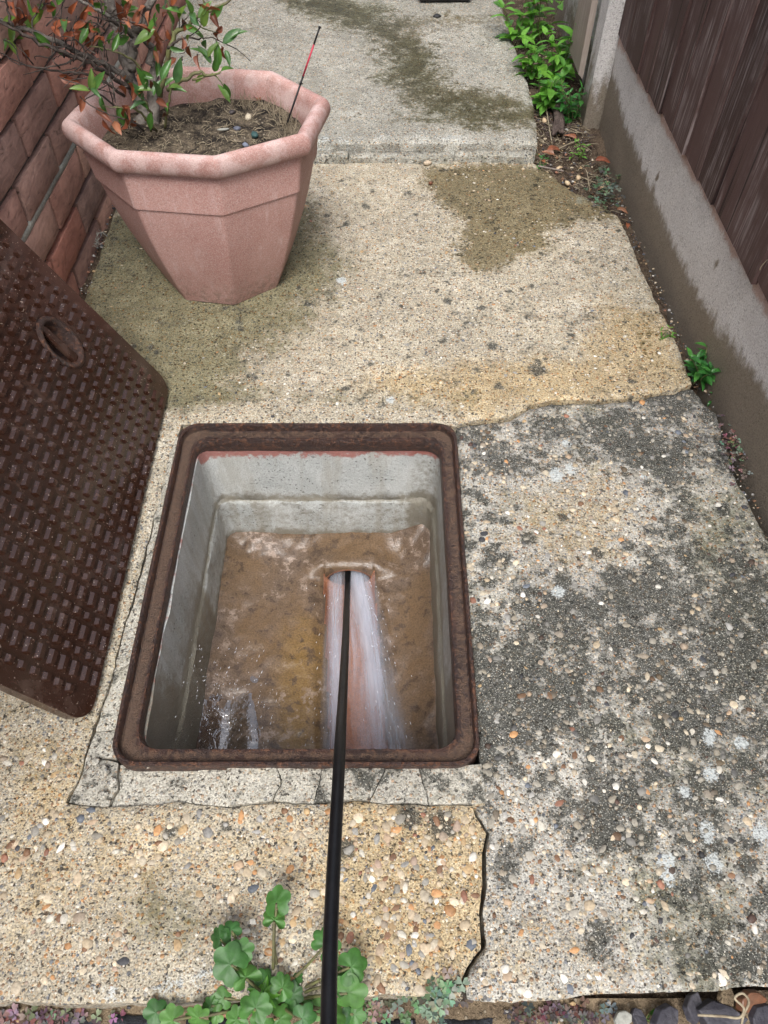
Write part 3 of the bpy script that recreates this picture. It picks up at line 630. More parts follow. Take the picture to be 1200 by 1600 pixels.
# ------------------------------------------------------------------ stones showing in the concrete
ico = []; ph = (1 + 5 ** .5) / 2
for a in (-1, 1):
    for b in (-ph, ph): ico += [(0, a, b), (a, b, 0), (b, 0, a)]
ico = np.array(ico) / math.hypot(1, ph)
from itertools import combinations
el = min(np.linalg.norm(ico[i] - ico[j]) for i, j in combinations(range(12), 2))
icof = []
for i, j, k in combinations(range(12), 3):
    if all(abs(np.linalg.norm(ico[a] - ico[b]) - el) < 1e-3 for a, b in ((i, j), (j, k), (i, k))):
        n = np.cross(ico[j] - ico[i], ico[k] - ico[i]); icof.append((i, j, k) if n @ ico[i] > 0 else (i, k, j))
icof = np.array(icof)
stone_meshes = []
for k in range(8):
    r_ = np.random.default_rng(k); v = ico * r_.uniform(.72, 1.15, (12, 1)); mb = MB(); mb.add(v.tolist(), icof.tolist())
    me = mb.mesh('stone', True); me.materials.append(M['stone_o']); stone_meshes.append(me)
def strew(slab, obj, n, dens, weights, rmin, rmax, label, region, big=260, dark=None):
    x0, x1, y0, y1 = region; x = rng.uniform(x0, x1, n); y = rng.uniform(y0, y1, n)
    k = slab.inside(x, y); x, y = x[k], y[k]; d = slab.edist(x, y); k = (d > .006) & (rng.random(len(x)) < dens(x, y)); x, y, d = x[k], y[k], d[k]
    m = len(x); r = rmin + (rmax - rmin) * rng.random(m) ** 4.2
    keep = np.ones(m, bool); o = np.argsort(-r); z = slab.height(x, y, d)
    wts = np.array(weights) / sum(weights); ci = rng.choice(len(PAL), m, p=wts); col = np.array(PAL)[ci] * rng.uniform(.75, 1.25, (m, 1))
    if dark is not None:
        dm = dark(x, y); cover = (dm > .45) & (rng.random(m) < .72); col[cover] = col[cover] * .25 + .02
    cover = rng.random(m) < .55; col[cover] = col[cover] * .45 + np.array((.43, .39, .31)) * .5
    ry = r * rng.uniform(.6, .95, m); rz = r * rng.uniform(.30, .45, m); an = rng.uniform(0, math.pi, m); up = rz * rng.uniform(-.55, -.05, m)
    score = r / (1.0 + 1.2 * np.hypot(x, y)); vis = np.argsort(-score)[:big]; isbig = np.zeros(m, bool); isbig[vis] = True
    for i in vis:
        ob = bpy.data.objects.new('stone', stone_meshes[i % 8]); COL.objects.link(ob); ob.parent = obj
        ob.location = (x[i], y[i], z[i] + up[i]); ob.scale = (r[i], ry[i], rz[i]); ob.rotation_euler = (0, 0, an[i]); ob.color = (*col[i], 1)
    s_ = np.where(~isbig)[0]; ns = len(s_)
    V = ico[None] * rng.uniform(.72, 1.15, (ns, 12, 1)) * np.stack([r[s_], ry[s_], rz[s_]], 1)[:, None, :]
    c, s = np.cos(an[s_])[:, None], np.sin(an[s_])[:, None]
    VX = V[..., 0] * c - V[..., 1] * s + x[s_][:, None]; VY = V[..., 0] * s + V[..., 1] * c + y[s_][:, None]; VZ = V[..., 2] + (z[s_] + up[s_])[:, None]
    Vt = np.stack([VX, VY, VZ], -1).reshape(-1, 3); F = (icof[None] + (np.arange(ns) * 12)[:, None, None]).reshape(-1, 3)
    me = bpy.data.meshes.new('fine_aggregate'); me.vertices.add(len(Vt)); me.vertices.foreach_set('co', Vt.ravel().astype(np.float32))
    me.loops.add(F.size); me.loops.foreach_set('vertex_index', F.ravel().astype(np.int32)); me.polygons.add(len(F)); me.polygons.foreach_set('loop_start', (np.arange(len(F)) * 3).astype(np.int32))
    me.update(calc_edges=True); me.polygons.foreach_set('use_smooth', np.ones(len(F), bool))
    ca = me.attributes.new('col', 'FLOAT_COLOR', 'POINT'); ca.data.foreach_set('color', np.concatenate([np.repeat(col[s_], 12, 0), np.ones((ns * 12, 1))], 1).astype(np.float32).ravel())
    o = link('fine_aggregate', me, M['stone'], obj); tag(o, label, kind='stuff')
densA = lambda x, y: np.clip(.16 + .16 * (y < .40) + .25 * pmask(x, y, ogP1, .03) + .18 * pmask(x, y, ogP2, .05) - .5 * pmask(x, y, greyP, .03) - .22 * pmask(x, y, dampP, .05) - .4 * pmask(x, y, gp([(120, 1530), (230, 1495), (335, 1510), (335, 1570), (0, 1575)]), .02) + fbm(x, y, 33, 3, 8) * .5, 0.02, 1)
strew(slabA, slab_a, 9000, densA, (3.2, 3, 3, 2, 1.6, 1.3, .8, 2, 1, 3), .0018, .0105, 'small pebbles showing in the buff slab', (-.6, .2, .085, .42), 220)
strew(slabA, slab_a, 15000, densA, (2, 2.5, 3, 2, 1.8, 1.2, 1.2, 1.6, .7, 3), .0022, .0065, 'small pebbles showing in the slab behind the manhole', (-.69, .65, 1.05, 2.06), 60)
strew(slabB, slab_b, 15000, lambda x, y: np.clip(.42 + fbm(x, y, 35, 3, 8) * .9, .05, 1), (1, 1.3, 2.6, 3.2, 2.4, .8, .8, .9, .6, 2), .0016, .0090, 'small pebbles showing in the lichened slab', (.1, .72, .085, 1.17), 260, mB['m_dark'])
# ------------------------------------------------------------------ manhole: chamber, frame, pipe, water
def sweep(rect, r0, prof, mat, name, parent, attrs=None, noise_amp=.0, seed=0, rmin=.006):
    """sweep an inward-offset / height profile round a rounded rectangle"""
    x0, x1, y0, y1 = rect; mb = MB(); rings = None; A = {k: [] for k in (attrs or {})}
    for pi, (off, z) in enumerate(prof):
        r = max(r0 - off, rmin); base = rrect(x0 + off, x1 - off, y0 + off, y1 - off, r, 6)
        # subdivide the straight runs by fixed counts so all rings match
        pts = []
        for i in range(len(base)):
            a = base[i]; b = base[(i + 1) % len(base)]; pts.append(a)
            if i % 7 == 6:
                k = 24
                pts += [(a[0] + (b[0] - a[0]) * j / k, a[1] + (b[1] - a[1]) * j / k) for j in range(1, k)]
        n = len(pts); P = np.array(pts); dz = fbm(P[:, 0] + z * 3, P[:, 1] - z * 2, seed + pi, 3, 30) * noise_amp
        cx, cy = (x0 + x1) / 2, (y0 + y1) / 2
        mb.v += [(p[0] + d * (1 if p[0] > cx else -1), p[1] + d * (1 if p[1] > cy else -1), z + d * .6) for p, d in zip(pts, dz)]
        for k in A: A[k] += [attrs[k](pi, p[0], p[1], z) for p in pts]
    m = len(prof); f = grid_faces(n, m, True)
    mb.f = [tuple(reversed(q)) for q in f]; mb.a = A
    return mb.build(name, mat, parent, True, 35)
frame = thing('manhole_surround', (FX0, FY0, 0), 'rusty brown rectangular iron frame set around the open manhole', 'manhole frame')
ZL = .013
rust = sweep((FX0, FX1, FY0, FY1), .038, [(0, -.05), (0, ZL - .002), (.0015, ZL), (.005, ZL), (.0065, ZL - .002), (.0075, -.004), (.010, -.006), (.022, -.0055), (.0275, -.003), (.0295, -.003), (.031, -.006), (.0325, -.022), (.028, -.04)], M['iron'], 'rim', frame,
             dict(dirt=lambda i, x, y, z: {5: .35, 6: .62, 7: .62, 8: .3, 9: .1, 10: .1}.get(i, 0.0) * (1.35 if x < FX0 + .03 else 1.0) + (.35 if 5 <= i <= 9 and min(x - FX0, FX1 - x) + min(y - FY0, FY1 - y) < .06 else 0)), .0014, 3, rmin=.034)
CX0, CX1, CY0, CY1 = FX0 + .034, FX1 - .027, FY0 + .031, FY1 - .026
ZB = -.335
cham = thing('manhole_chamber', (CX0, CY0, ZB), 'concrete inspection chamber with brown benching below the frame', 'manhole chamber')
sweep((CX0, CX1, CY0, CY1), .035, [(-.012, -.022), (0, -.028), (0, -.05), (.001, -.085), (.002, -.12), (.003, -.16), (.0035, -.194), (.005, -.198), (.008, -.201), (.010, -.208), (.010, -.25), (.011, -.29), (.012, -.32), (.012, -.36), (.012, -.42)], M['chamber'], 'chamber_wall', cham,
      dict(grime=lambda i, x, y, z: float(np.clip(.14 + (.3 if x < CX0 + .02 and z < -.1 and y < .8 else 0) + (.45 if z < -.29 else 0) + (.75 if y < .55 else .0) * np.clip((.62 - y) / .15, 0, 1) + (.35 if (x > .05) else 0) + (.8 if 6 <= i <= 7 else 0) * .8 + (.3 if z < -.2 else 0), 0, 1)),
           red=lambda i, x, y, z: (1.0 if y > CY1 - .03 else .42) if i <= 1 else (.62 if i == 2 and y > CY1 - .03 else 0.0)), .008, 9, rmin=.014)
xc = lambda y: -.078 + (.90 - y) * .075
MOUTH = .915; PR = .052; PZ = -.375       # pipe mouth, inner radius, axis height
def bench_h(x, y):
    d = x - xc(y); wall = np.minimum(np.minimum(x - CX0, CX1 - x), CY1 - y)
    z = -.338 + .018 * sstep(.07, 0, wall) + .030 * sstep(.10, .0, np.hypot(np.minimum(CX1 - x, .3), CY1 - y) - .02) + .012 * sstep(.055, .20, np.abs(d)) + fbm(x, y, 12, 4, 9) * .016 + fbm(x, y, 14, 4, 50) * .007
    hood = sstep(MOUTH - .02, MOUTH + .004, y) * sstep(.13, .04, np.abs(d)) * (1 - .55 * sstep(MOUTH + .02, CY1, y))
    z = z + hood * .028
    ad = np.abs(d); chan = np.clip(1 - (ad / (PR + .004)) ** 2, 0, 1) ** .5; front = 1 - sstep(MOUTH + .0, MOUTH + .007, y)
    rim = sstep(PR + .035, PR, ad) * .014 * front * (1 - .6 * sstep(MOUTH - .06, MOUTH, y))
    z = z - rim - chan * .062 * front
    # shallow dip by the left wall where water stands
    z = z - .020 * sstep(.085, .0, np.hypot((x + .315) * 1.1, (y - .46) * .42))
    return z
st = .0058; nx = int((CX1 - CX0 + .03) / st); ny = int((CY1 - CY0 + .05) / st)
gx, gy = np.meshgrid(np.linspace(CX0 - .005, CX1 + .005, nx), np.linspace(CY0 - .02, CY1 + .005, ny)); gx = gx.ravel(); gy = gy.ravel(); gz = bench_h(gx, gy)
mb = MB(); mb.v = list(zip(gx.tolist(), gy.tolist(), gz.tolist()))
for f in grid_faces(nx, ny):
    cx = sum(gx[i] for i in f) / 4; cy = sum(gy[i] for i in f) / 4; zz = [gz[i] for i in f]
    if abs(cx - xc(cy)) < PR * .98 and cy > MOUTH - .004 and (max(zz) - min(zz) > .012 or min(zz) < PZ + PR - .004): continue
    mb.f.append(f)
dch = np.abs(gx - xc(gy)); mb.a = {'clay': np.where((gy < MOUTH) & (dch < PR + .004), 1.0, 0.0), 'ochre': np.clip(1 - np.abs(gx + .17) / .12, 0, 1) * sstep(.95, .7, gy) * .9}
mb.build('benching', M['bench'], cham)
# clay outlet pipe
mb = MB(); n = 28; ringp = []
for (rr, yy) in ((PR + .006, MOUTH + .04), (PR + .006, MOUTH + .001), (PR + .005, MOUTH - .003), (PR + .002, MOUTH - .003), (PR, MOUTH - .001), (PR, MOUTH + .05), (PR, MOUTH + .5)):
    mb.v += [(xc(.9) + rr * math.cos(2 * math.pi * k / n), yy, PZ + rr * math.sin(2 * math.pi * k / n)) for k in range(n)]
mb.f = grid_faces(n, 7, True); mb.f.append(tuple(6 * n + k for k in range(n))); mb.build('outlet_pipe', M['clay'], cham, True, 40)
# arched face over the pipe mouth
mb = MB(); na = 17
for k in range(na):
    a = math.pi * k / (na - 1); xx = xc(.9) + (PR + .001) * math.cos(a); za = PZ + (PR + .001) * math.sin(a); zt = float(bench_h(np.array([xx]), np.array([MOUTH + .012]))[0]) + .0015
    mb.v += [(xx, MOUTH - .002, za), (xx, MOUTH - .002, max(za + .004, zt)), (xx, MOUTH + .016, max(za + .004, zt + .001))]
mb.f = grid_faces(3, na); mb.a = {'clay': [0.0] * len(mb.v), 'ochre': [.3] * len(mb.v)}; mb.build('mouth_surround', M['bench'], cham)
mb = MB()       # joint ring of the half-round channel
for yy, rr in ((.505, .0475), (.514, .0475)):
    mb.v += [(xc(yy) + (PR + .004) * math.cos(a), yy, -.352 - .058 * abs(math.sin(a))) for a in np.linspace(math.pi, 2 * math.pi, 15)]
mb.f = grid_faces(15, 2); mb.build('channel_joint', M['joint'], cham)

# ---- rushing water: sheets of different density leaving the pipe
wj = thing('water_jet', (xc(.9), MOUTH, PZ), 'white jet of water rushing out of the pipe below the black hose', 'water')
def jet(name, c0, c1, w0, w1, z0, z1, arch0, arch1, v0, v1, dens, seed, lift=1, edge=.35):
    nu, nv = 27, 60; vs = []; uv = []; de = []; eg = []
    for j in range(nv):
        v = j / (nv - 1); y = v0 + (v1 - v0) * v; c = c0 + (c1 - c0) * v; ww = w0 + (w1 - w0) * v ** .8; ar = arch0 + (arch1 - arch0) * v ** .6
        for i in range(nu):
            u = i / (nu - 1) * 2 - 1; nz = float(fbm(u * 7, v * 1.6, seed, 3)) * .012 * min(1, v * 4 + .3); nx_ = float(fbm(u * 3, v * 5, seed + 4, 3)) * .006
            zz = z0 + (z1 - z0) * v + ar * math.sqrt(max(0, 1 - u * u * .96)) + nz; xx = c + ww * u + nx_
            if y < MOUTH - .004: zz = max(zz, float(bench_h(np.array([xx]), np.array([y]))[0]) + .003 + .002 * lift)
            vs.append((xx, y, zz)); uv.append((u * .5 + .5 + seed * 3.1, v * 1.7 + seed))
            de.append(dens(u, v)); eg.append(float(np.clip((1 - abs(u)) / edge, 0, 1) ** .8 * np.clip((1.02 - v) / .05, 0, 1)))
    mb = MB(); mb.v = vs; mb.f = grid_faces(nu, nv); mb.a = {'dens': de, 'edge': eg}; me = mb.mesh(name)
    ul = me.uv_layers.new(name='flow'); ul.data.foreach_set('uv', np.array([uv[l.vertex_index] for l in me.loops], np.float32).ravel())
    return link(name, me, M['jet'], wj)
g_ = lambda u, c, w: math.exp(-((u - c) / w) ** 2)
jet('stream', xc(.9), xc(.40) + .012, .048, .094, -.368, -.372, .018, .022, MOUTH + .02, .395, lambda u, v: .46 + .34 * g_(u, .35, .35) * (1 - .75 * v) + .22 * g_(u, -.75, .25) * (1 - .4 * v) - .05 * g_(u, -.05, .30) * v - .07 * v, 1)
jet('stream', xc(.9) + .004, xc(.40) + .018, .046, .104, -.376, -.380, .020, .022, MOUTH + .02, .395, lambda u, v: .42 + .2 * g_(u, .5, .35) + .2 * g_(u, -.7, .3) - .04 * g_(u, -.05, .35) * v, 5, lift=2)
jet('stream', xc(.9) + .006, xc(.40) + .030, .040, .072, -.358, -.350, .014, .018, MOUTH + .006, .45, lambda u, v: .28 + .40 * g_(u, .45, .4) * (1 - v) + .12 * g_(u, .9, .2), 8, lift=4, edge=.6)
jet('spray', xc(.9) + .038, xc(.40) + .075, .010, .030, -.335, -.318, .008, .004, MOUTH - .01, .62, lambda u, v: .30 - .12 * v, 12, lift=6, edge=.8)
def drops(name, n, fn, label):
    mb = MB()
    for k in range(n):
        p, d, L, r = fn(); d = Vector(d).normalized(); a = d.orthogonal().normalized(); b = d.cross(a); q = Vector(p)
        mb.add([q - d * L, q + a * r, q + b * r, q - a * r, q - b * r, q + d * L], [(0, 2, 1), (0, 3, 2), (0, 4, 3), (0, 1, 4), (5, 1, 2), (5, 2, 3), (5, 3, 4), (5, 4, 1)])
    return tag(mb.build(name, M['drop'], wj), label, kind='stuff')
def dj():
    v = random.random() ** .8; y = MOUTH - v * .48; s = random.choice((-1, 1, 1)); x = xc(y) + s * (.048 + .03 * v) + random.gauss(0, .012 + .02 * v)
    return (x, y, -.33 + random.random() * .04), (s * .3, -1, random.uniform(-.3, .5)), random.uniform(.001, .005), random.uniform(.0003, .0009)
drops('droplets', 130, dj, 'droplets thrown off the jet')
def dl(): return (random.uniform(CX0 + .02, -.20), random.uniform(CY0 + .02, .62), random.uniform(-.3, -.06)), (random.uniform(-.5, .2), -1, random.uniform(-.2, .8)), random.uniform(.0008, .004), random.uniform(.0003, .0006)
drops('spray_mist', 240, dl, 'fine spray by the left chamber wall')
# shallow water lying over the uneven benching by the left wall
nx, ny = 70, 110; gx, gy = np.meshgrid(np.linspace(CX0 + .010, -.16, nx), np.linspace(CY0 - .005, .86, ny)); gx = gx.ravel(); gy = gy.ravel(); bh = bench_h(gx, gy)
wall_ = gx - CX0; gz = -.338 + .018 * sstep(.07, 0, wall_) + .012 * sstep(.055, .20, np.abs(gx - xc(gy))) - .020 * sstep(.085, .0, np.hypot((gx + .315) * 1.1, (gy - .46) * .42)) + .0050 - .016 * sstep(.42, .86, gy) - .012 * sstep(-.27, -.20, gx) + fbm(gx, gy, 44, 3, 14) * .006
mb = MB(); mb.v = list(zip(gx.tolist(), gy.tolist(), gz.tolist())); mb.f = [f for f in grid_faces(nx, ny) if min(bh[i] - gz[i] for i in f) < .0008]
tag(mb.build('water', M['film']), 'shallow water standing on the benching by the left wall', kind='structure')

# ------------------------------------------------------------------ black jetting hose
hp = [(-.02, -1.3, -.06), (.02, -.95, .02), (.03, -.6, .35), (-.02, -.22, .50), (-.043, .035, .405), (-.049, .276, .285), (-.057, .43, .118), (-.066, .60, -.066), (-.074, .75, -.216), (-.079, .86, -.312), (-.081, .93, -.348), (-.08, 1.15, -.40), (-.08, 1.38, -.40)]
mb = MB(); mb.tube(catmull(hp, 8), .0066, 14); tag(mb.build('jetting_hose', M['black']), 'black rubber hose running into the pipe at the bottom of the manhole', 'hose')

# ------------------------------------------------------------------ lifted manhole cover leaning on the brick wall
CW, CL0, CL1, PHI = .512, .432, 1.158, 62.0
cover = thing('manhole_cover', (-.440, 0, .0085), 'brown steel manhole cover with raised treads leaning against the brick wall', 'manhole cover', world=False)
cover.rotation_euler = (0, R(PHI), 0)
KS, KT, KR = 1.027, .252, .036
outl = [(-x, y) for x, y in rrect(-CW, 0, CL0, CL1, .036, 8)]; outl = [(-a, b) for a, b in outl]     # local x = -(height up the plate)
circ = [( -KT + KR * 1.25 * math.cos(2 * math.pi * k / 32), KS + KR * math.sin(2 * math.pi * k / 32)) for k in range(32)]
V = [Vector(p) for p in outl + circ]; no = len(outl); E = [(i, (i + 1) % no) for i in range(no)] + [(no + i, no + (i + 1) % 32) for i in range(32)]
vo, eo, fo, *_ = geometry.delaunay_2d_cdt(V, E, [], 0, 1e-6)
fs = [tuple(f) for f in fo if math.hypot((sum(vo[i].x for i in f) / 3 + KT) / 1.25, sum(vo[i].y for i in f) / 3 - KS) > KR * .97]
nv = len(vo); mb = MB(); T = .018
mb.v = [(v.x, v.y, 0) for v in vo] + [(v.x, v.y, -T) for v in vo]; mb.f = list(fs) + [tuple(i + nv for i in reversed(f)) for f in fs]
ed = {}
for f in fs:
    for k in range(3): ed[(f[k], f[(k + 1) % 3])] = 1
mb.f += [(b, a, a + nv, b + nv) for (a, b) in ed if (b, a) not in ed]
pl = mb.build('plate', M['cover'], cover, True, 30)
bv = pl.modifiers.new('bevel', 'BEVEL'); bv.width = .0018; bv.segments = 2; bv.limit_method = 'ANGLE'; bv.angle_limit = R(60)
# lifting pocket: raised ring, bowl and bridge
def ring(prof, n=36):
    mb = MB()
    for rr, zz in prof: mb.v += [(-KT + rr * 1.25 * math.cos(2 * math.pi * k / n), KS + rr * math.sin(2 * math.pi * k / n), zz) for k in range(n)]
    mb.f = grid_faces(n, len(prof), True); return mb
lpk = ring([(KR - .003, .002), (KR - .005, -.008), (KR - .010, -.020), (KR * .45, -.027), (.001, -.029)]).build('lifting_pocket', M['iron'], cover)
ring([(KR + .006, .0), (KR + .005, .0035), (KR + .002, .005), (KR - .002, .0045), (KR - .004, .001)]).build('pocket_ring', M['iron'], lpk)
mb = MB(); mb.box(-KT - KR * 1.2, -KT + KR * 1.2, KS - .009, KS + .009, -.011, -.001); br = mb.build('lifting_bar', M['cover'], lpk, False)
bv = br.modifiers.new('bevel', 'BEVEL'); bv.width = .003; bv.segments = 2
# raised treads: rows of long and short bars
def tread(L, W=.0135, Hh=.0052, bw=.0014):
    mb = MB(); a, b = W / 2, L / 2; hb = .0050
    mb.v = [(-a, -b, -.0005), (a, -b, -.0005), (a, b, -.0005), (-a, b, -.0005), (-a + hb, -b + bw, Hh), (a - .0012, -b + bw, Hh), (a - .0012, b - bw, Hh), (-a + hb, b - bw, Hh)]
    mb.f = [(4, 5, 6, 7), (0, 1, 5, 4), (1, 2, 6, 5), (2, 3, 7, 6), (3, 0, 4, 7)]
    me = mb.mesh('tread_bar', False); me.materials.append(M['cover']); return me
tl_, ts_ = tread(.0245), tread(.0125)
bars = []
def proj(x, y, z):
    z -= CAM_H; f = y * _c - z * _s; return 600 + _F * x / f, 800 - _F * (y * _s + z * _c) / f, f
for k in range(-1, 24):
    tt = .0105 + .0217 * k
    if not (.008 < tt < CW - .008): continue
    for r_ in range(-6, 10):
        for kind, off in ((0, 0.0), (1, -.0305)):
            ss_ = .7375 + .0595 * r_ + off; hl = .0123 if kind == 0 else .0063
            if ss_ - hl < CL0 + .005 or ss_ + hl > CL1 - .005: continue
            if math.hypot((tt - KT) / 1.25, ss_ - KS) < KR + .012: continue
            if (min(tt, CW - tt) < .04) and min(ss_ - CL0, CL1 - ss_) < .05: continue
            X = -.443 - tt * math.cos(R(PHI)); Z = tt * math.sin(R(PHI)); px, py, f = proj(X, ss_, Z)
            vis = -10 < px < 1210 and -10 < py < 1610
            bars.append((vis, (2 - kind) / f, tt, ss_, kind))
bars.sort(key=lambda b: (not b[0], -b[1]))
for b in bars[:300]:
    o = bpy.data.objects.new('tread_bar', tl_ if b[4] == 0 else ts_); COL.objects.link(o); o.parent = cover; o.location = (-b[2], b[3], 0)
mb = MB()
for b in bars[300:]:
    me = tl_ if b[4] == 0 else ts_; mb.add([(v.co.x - b[2], v.co.y + b[3], v.co.z) for v in me.vertices], [tuple(p.vertices) for p in me.polygons])
if mb.v: tag(mb.build('tread_bars', M['cover'], cover, False), 'remaining raised treads of the cover', kind='stuff')

# ------------------------------------------------------------------ brick wall on the left
WX = -.705
wall = thing('brick_wall', (WX, 1.4, .05), 'red brown brick house wall behind the potted shrub', 'wall', world=False)
wall.rotation_euler = (R(-2.6), 0, 0)
bmesh_ = []
for k in range(6):
    r_ = np.random.default_rng(100 + k); nu, nv = 15, 6; LB, HB, DB = .2135, .0720, .1; mb = MB()
    # front face displaced, edges rounded
    for j in range(nv):
        for i in range(nu):
            u = i / (nu - 1); v = j / (nv - 1); e = min(u * LB, (1 - u) * LB, v * HB, (1 - v) * HB)
            dx = -.004 * max(0, 1 - e / .005) + float(fbm(u * 4, v * 2, 7 * k, 4)) * .004
            jx = float(fbm(u * 5, v * 5, 7 * k + 3, 3)) * .004
            mb.v.append((dx, (u - .5) * LB + jx * (0 < i < nu - 1 and 0 or 1), (v - .5) * HB + jx))
    mb.f = grid_faces(nu, nv); b0 = len(mb.v)
    per = [i for i in range(nu)] + [j * nu + nu - 1 for j in range(1, nv)] + [(nv - 1) * nu + i for i in range(nu - 2, -1, -1)] + [j * nu for j in range(nv - 2, 0, -1)]
    mb.v += [(-DB, mb.v[i][1], mb.v[i][2]) for i in per]; n = len(per)
    mb.f += [(per[(i + 1) % n], per[i], b0 + i, b0 + (i + 1) % n) for i in range(n)]
    me = mb.mesh('brick', True, 60); me.materials.append(M['brick']); bmesh_.append(me)
beds = {0: .050, 1: .137, 2: .222, 3: .310, 4: .394}
def bedz(r): return beds.get(r, .05 + .0862 * r)
offs = {0: 1.398, 1: 1.496, 2: 1.375, 3: 1.472}
rest = MB(); nb = 0
for r in range(-4, 12):
    zc = (bedz(r) + bedz(r + 1)) / 2 + .002 - .05; o0 = offs.get(r, 1.385 if r % 2 == 0 else 1.495)
    for k in range(-13, 15):
        yc = o0 + .2235 * (k + .5) - 1.4; yw = yc + 1.4
        if not (-1.4 < yw < 4.6): continue
        me = bmesh_[random.randrange(6)]; dx = random.uniform(-.003, .003); rx = random.uniform(-.012, .012)
        if -.2 < yw < 2.6 and -2 < r < 9:
            o = bpy.data.objects.new('brick', me); COL.objects.link(o); o.parent = wall; o.location = (dx, yc, zc); o.rotation_euler = (rx, 0, random.uniform(-.008, .008)); nb += 1
            if r == 2 and k == 1: o.scale = (1, .98, .97)
        else: rest.add([(v.co.x + dx, v.co.y + yc, v.co.z + zc) for v in me.vertices], [tuple(p.vertices) for p in me.polygons])
tag(rest.build('brickwork', M['brick'], wall, True, 60), 'the rest of the brickwork', kind='stuff')
mb = MB(); mb.box(-.098, -.015, -2.8, 3.2, -.40, 1.0); mb.build('mortar_bed', M['joint'], wall, False)
# pale wide mortar course
mb = MB(); nu, nv = 200, 5; z0 = .222 - .05
for j in range(nv):
    for i in range(nu):
        y = -1.5 + 3.2 * i / (nu - 1); v = j / (nv - 1)
        mb.v.append((-.004 + float(fbm(y * 30, v * 2, 5, 3)) * .003 - .004 * (j in (0, nv - 1)), y, z0 - .007 + .019 * v + float(fbm(y * 14, j * 3.0, 9, 3)) * .004))
mb.f = grid_faces(nu, nv); mb.build('mortar_course', M['dpc'], wall)
# ------------------------------------------------------------------ fence side: gravel board, boards, posts
def wallX(y): return .62 + (y - 2.15) * (.70 - .62) / (.83 - 2.15)
ANG = math.atan2(wallX(1.0) - wallX(2.0), 1.0)      # run of the fence, slightly skewed to the path
def vboard(name, y0, y1, xoff, z0, z1, th, mat, label, cat, masks, st=.014):
    ny = int((y1 - y0) / st); nz = int((z1 - z0) / st) + 1; ys = np.linspace(y0, y1, ny); zs = np.linspace(z0, z1, nz)
    gy, gz = np.meshgrid(ys, zs); gy = gy.ravel(); gz = gz.ravel(); gx = wallX(gy) + xoff + fbm(gy, gz, 51, 3, 12) * .004 + fbm(gy, gz, 52, 3, 90) * .003
    e = np.minimum(z1 - gz, .02); gx = gx + np.clip(.008 - e, 0, .008) * .8
    top = np.isclose(gz, z1); gz = gz + np.where(top, fbm(gy, gz, 53, 3, 30) * .006, 0)
    mb = MB(); mb.v = list(zip(gx.tolist(), gy.tolist(), gz.tolist())); mb.f = [f[::-1] for f in grid_faces(ny, nz)]
    b = len(mb.v); t0 = (nz - 1) * ny
    mb.v += [(gx[t0 + i] + th, gy[t0 + i], gz[t0 + i]) for i in range(ny)] + [(gx[i] + th, gy[i], z0) for i in range(ny)]
    for i in range(ny - 1): mb.f += [(t0 + i + 1, t0 + i, b + i, b + i + 1), (b + i + 1, b + i, b + ny + i, b + ny + i + 1)]
    for i in (0, ny - 1):
        lp = [j * ny + i for j in range(nz)] + [b + i, b + ny + i]; mb.f.append(tuple(lp) if i == 0 else tuple(lp[::-1]))
    n = len(mb.v)
    for k, fn in masks.items():
        a = np.zeros(n); a[:b] = fn(gy, gz); a[b:b + ny] = a[t0:t0 + ny]; mb.a[k] = a
    return tag(mb.build(name, mat, None, True, 50), label, cat)
ZT = .262
def wetline(y, z):      # damp rising from the soil, deeper near the camera
    lim = np.interp(y, [.6, .9, 1.1, 1.3, 1.5, 1.8, 2.0, 2.2], [.17, .16, .13, .085, .085, .105, .12, .17]); return np.clip(.5 - (z - lim) / .10, 0, 1)
spots = [(1.33, .175, .008), (1.5, .125, .007), (1.72, .14, .006)]
def wetmask(y, z):
    m = wetline(y, z)
    for a, b, r in spots: m = np.maximum(m, np.clip(1 - np.hypot((y - a) * 1.0, (z - b) * .5) / (2 * r), 0, 1))
    return m
vboard('gravel_board', -1.2, 2.20, 0, -.16, ZT, .05, M['gravelboard'], 'pebbly grey concrete gravel board, damp along its foot, under the dark fence', 'gravel board',
       dict(m_wet=wetmask, m_red=lambda y, z: np.clip((z - (ZT - .048)) / .035, 0, 1) * 1.0))
vboard('gravel_board', 2.30, 4.3, .02, -.16, .30, .05, M['gravelboard'], 'mouldy concrete gravel board beyond the fence post', 'gravel board', dict(m_wet=lambda y, z: np.clip(.75 - z * 1.6 + fbm(y, z, 3, 3, 9), 0, 1), m_red=lambda y, z: np.zeros(len(y))))

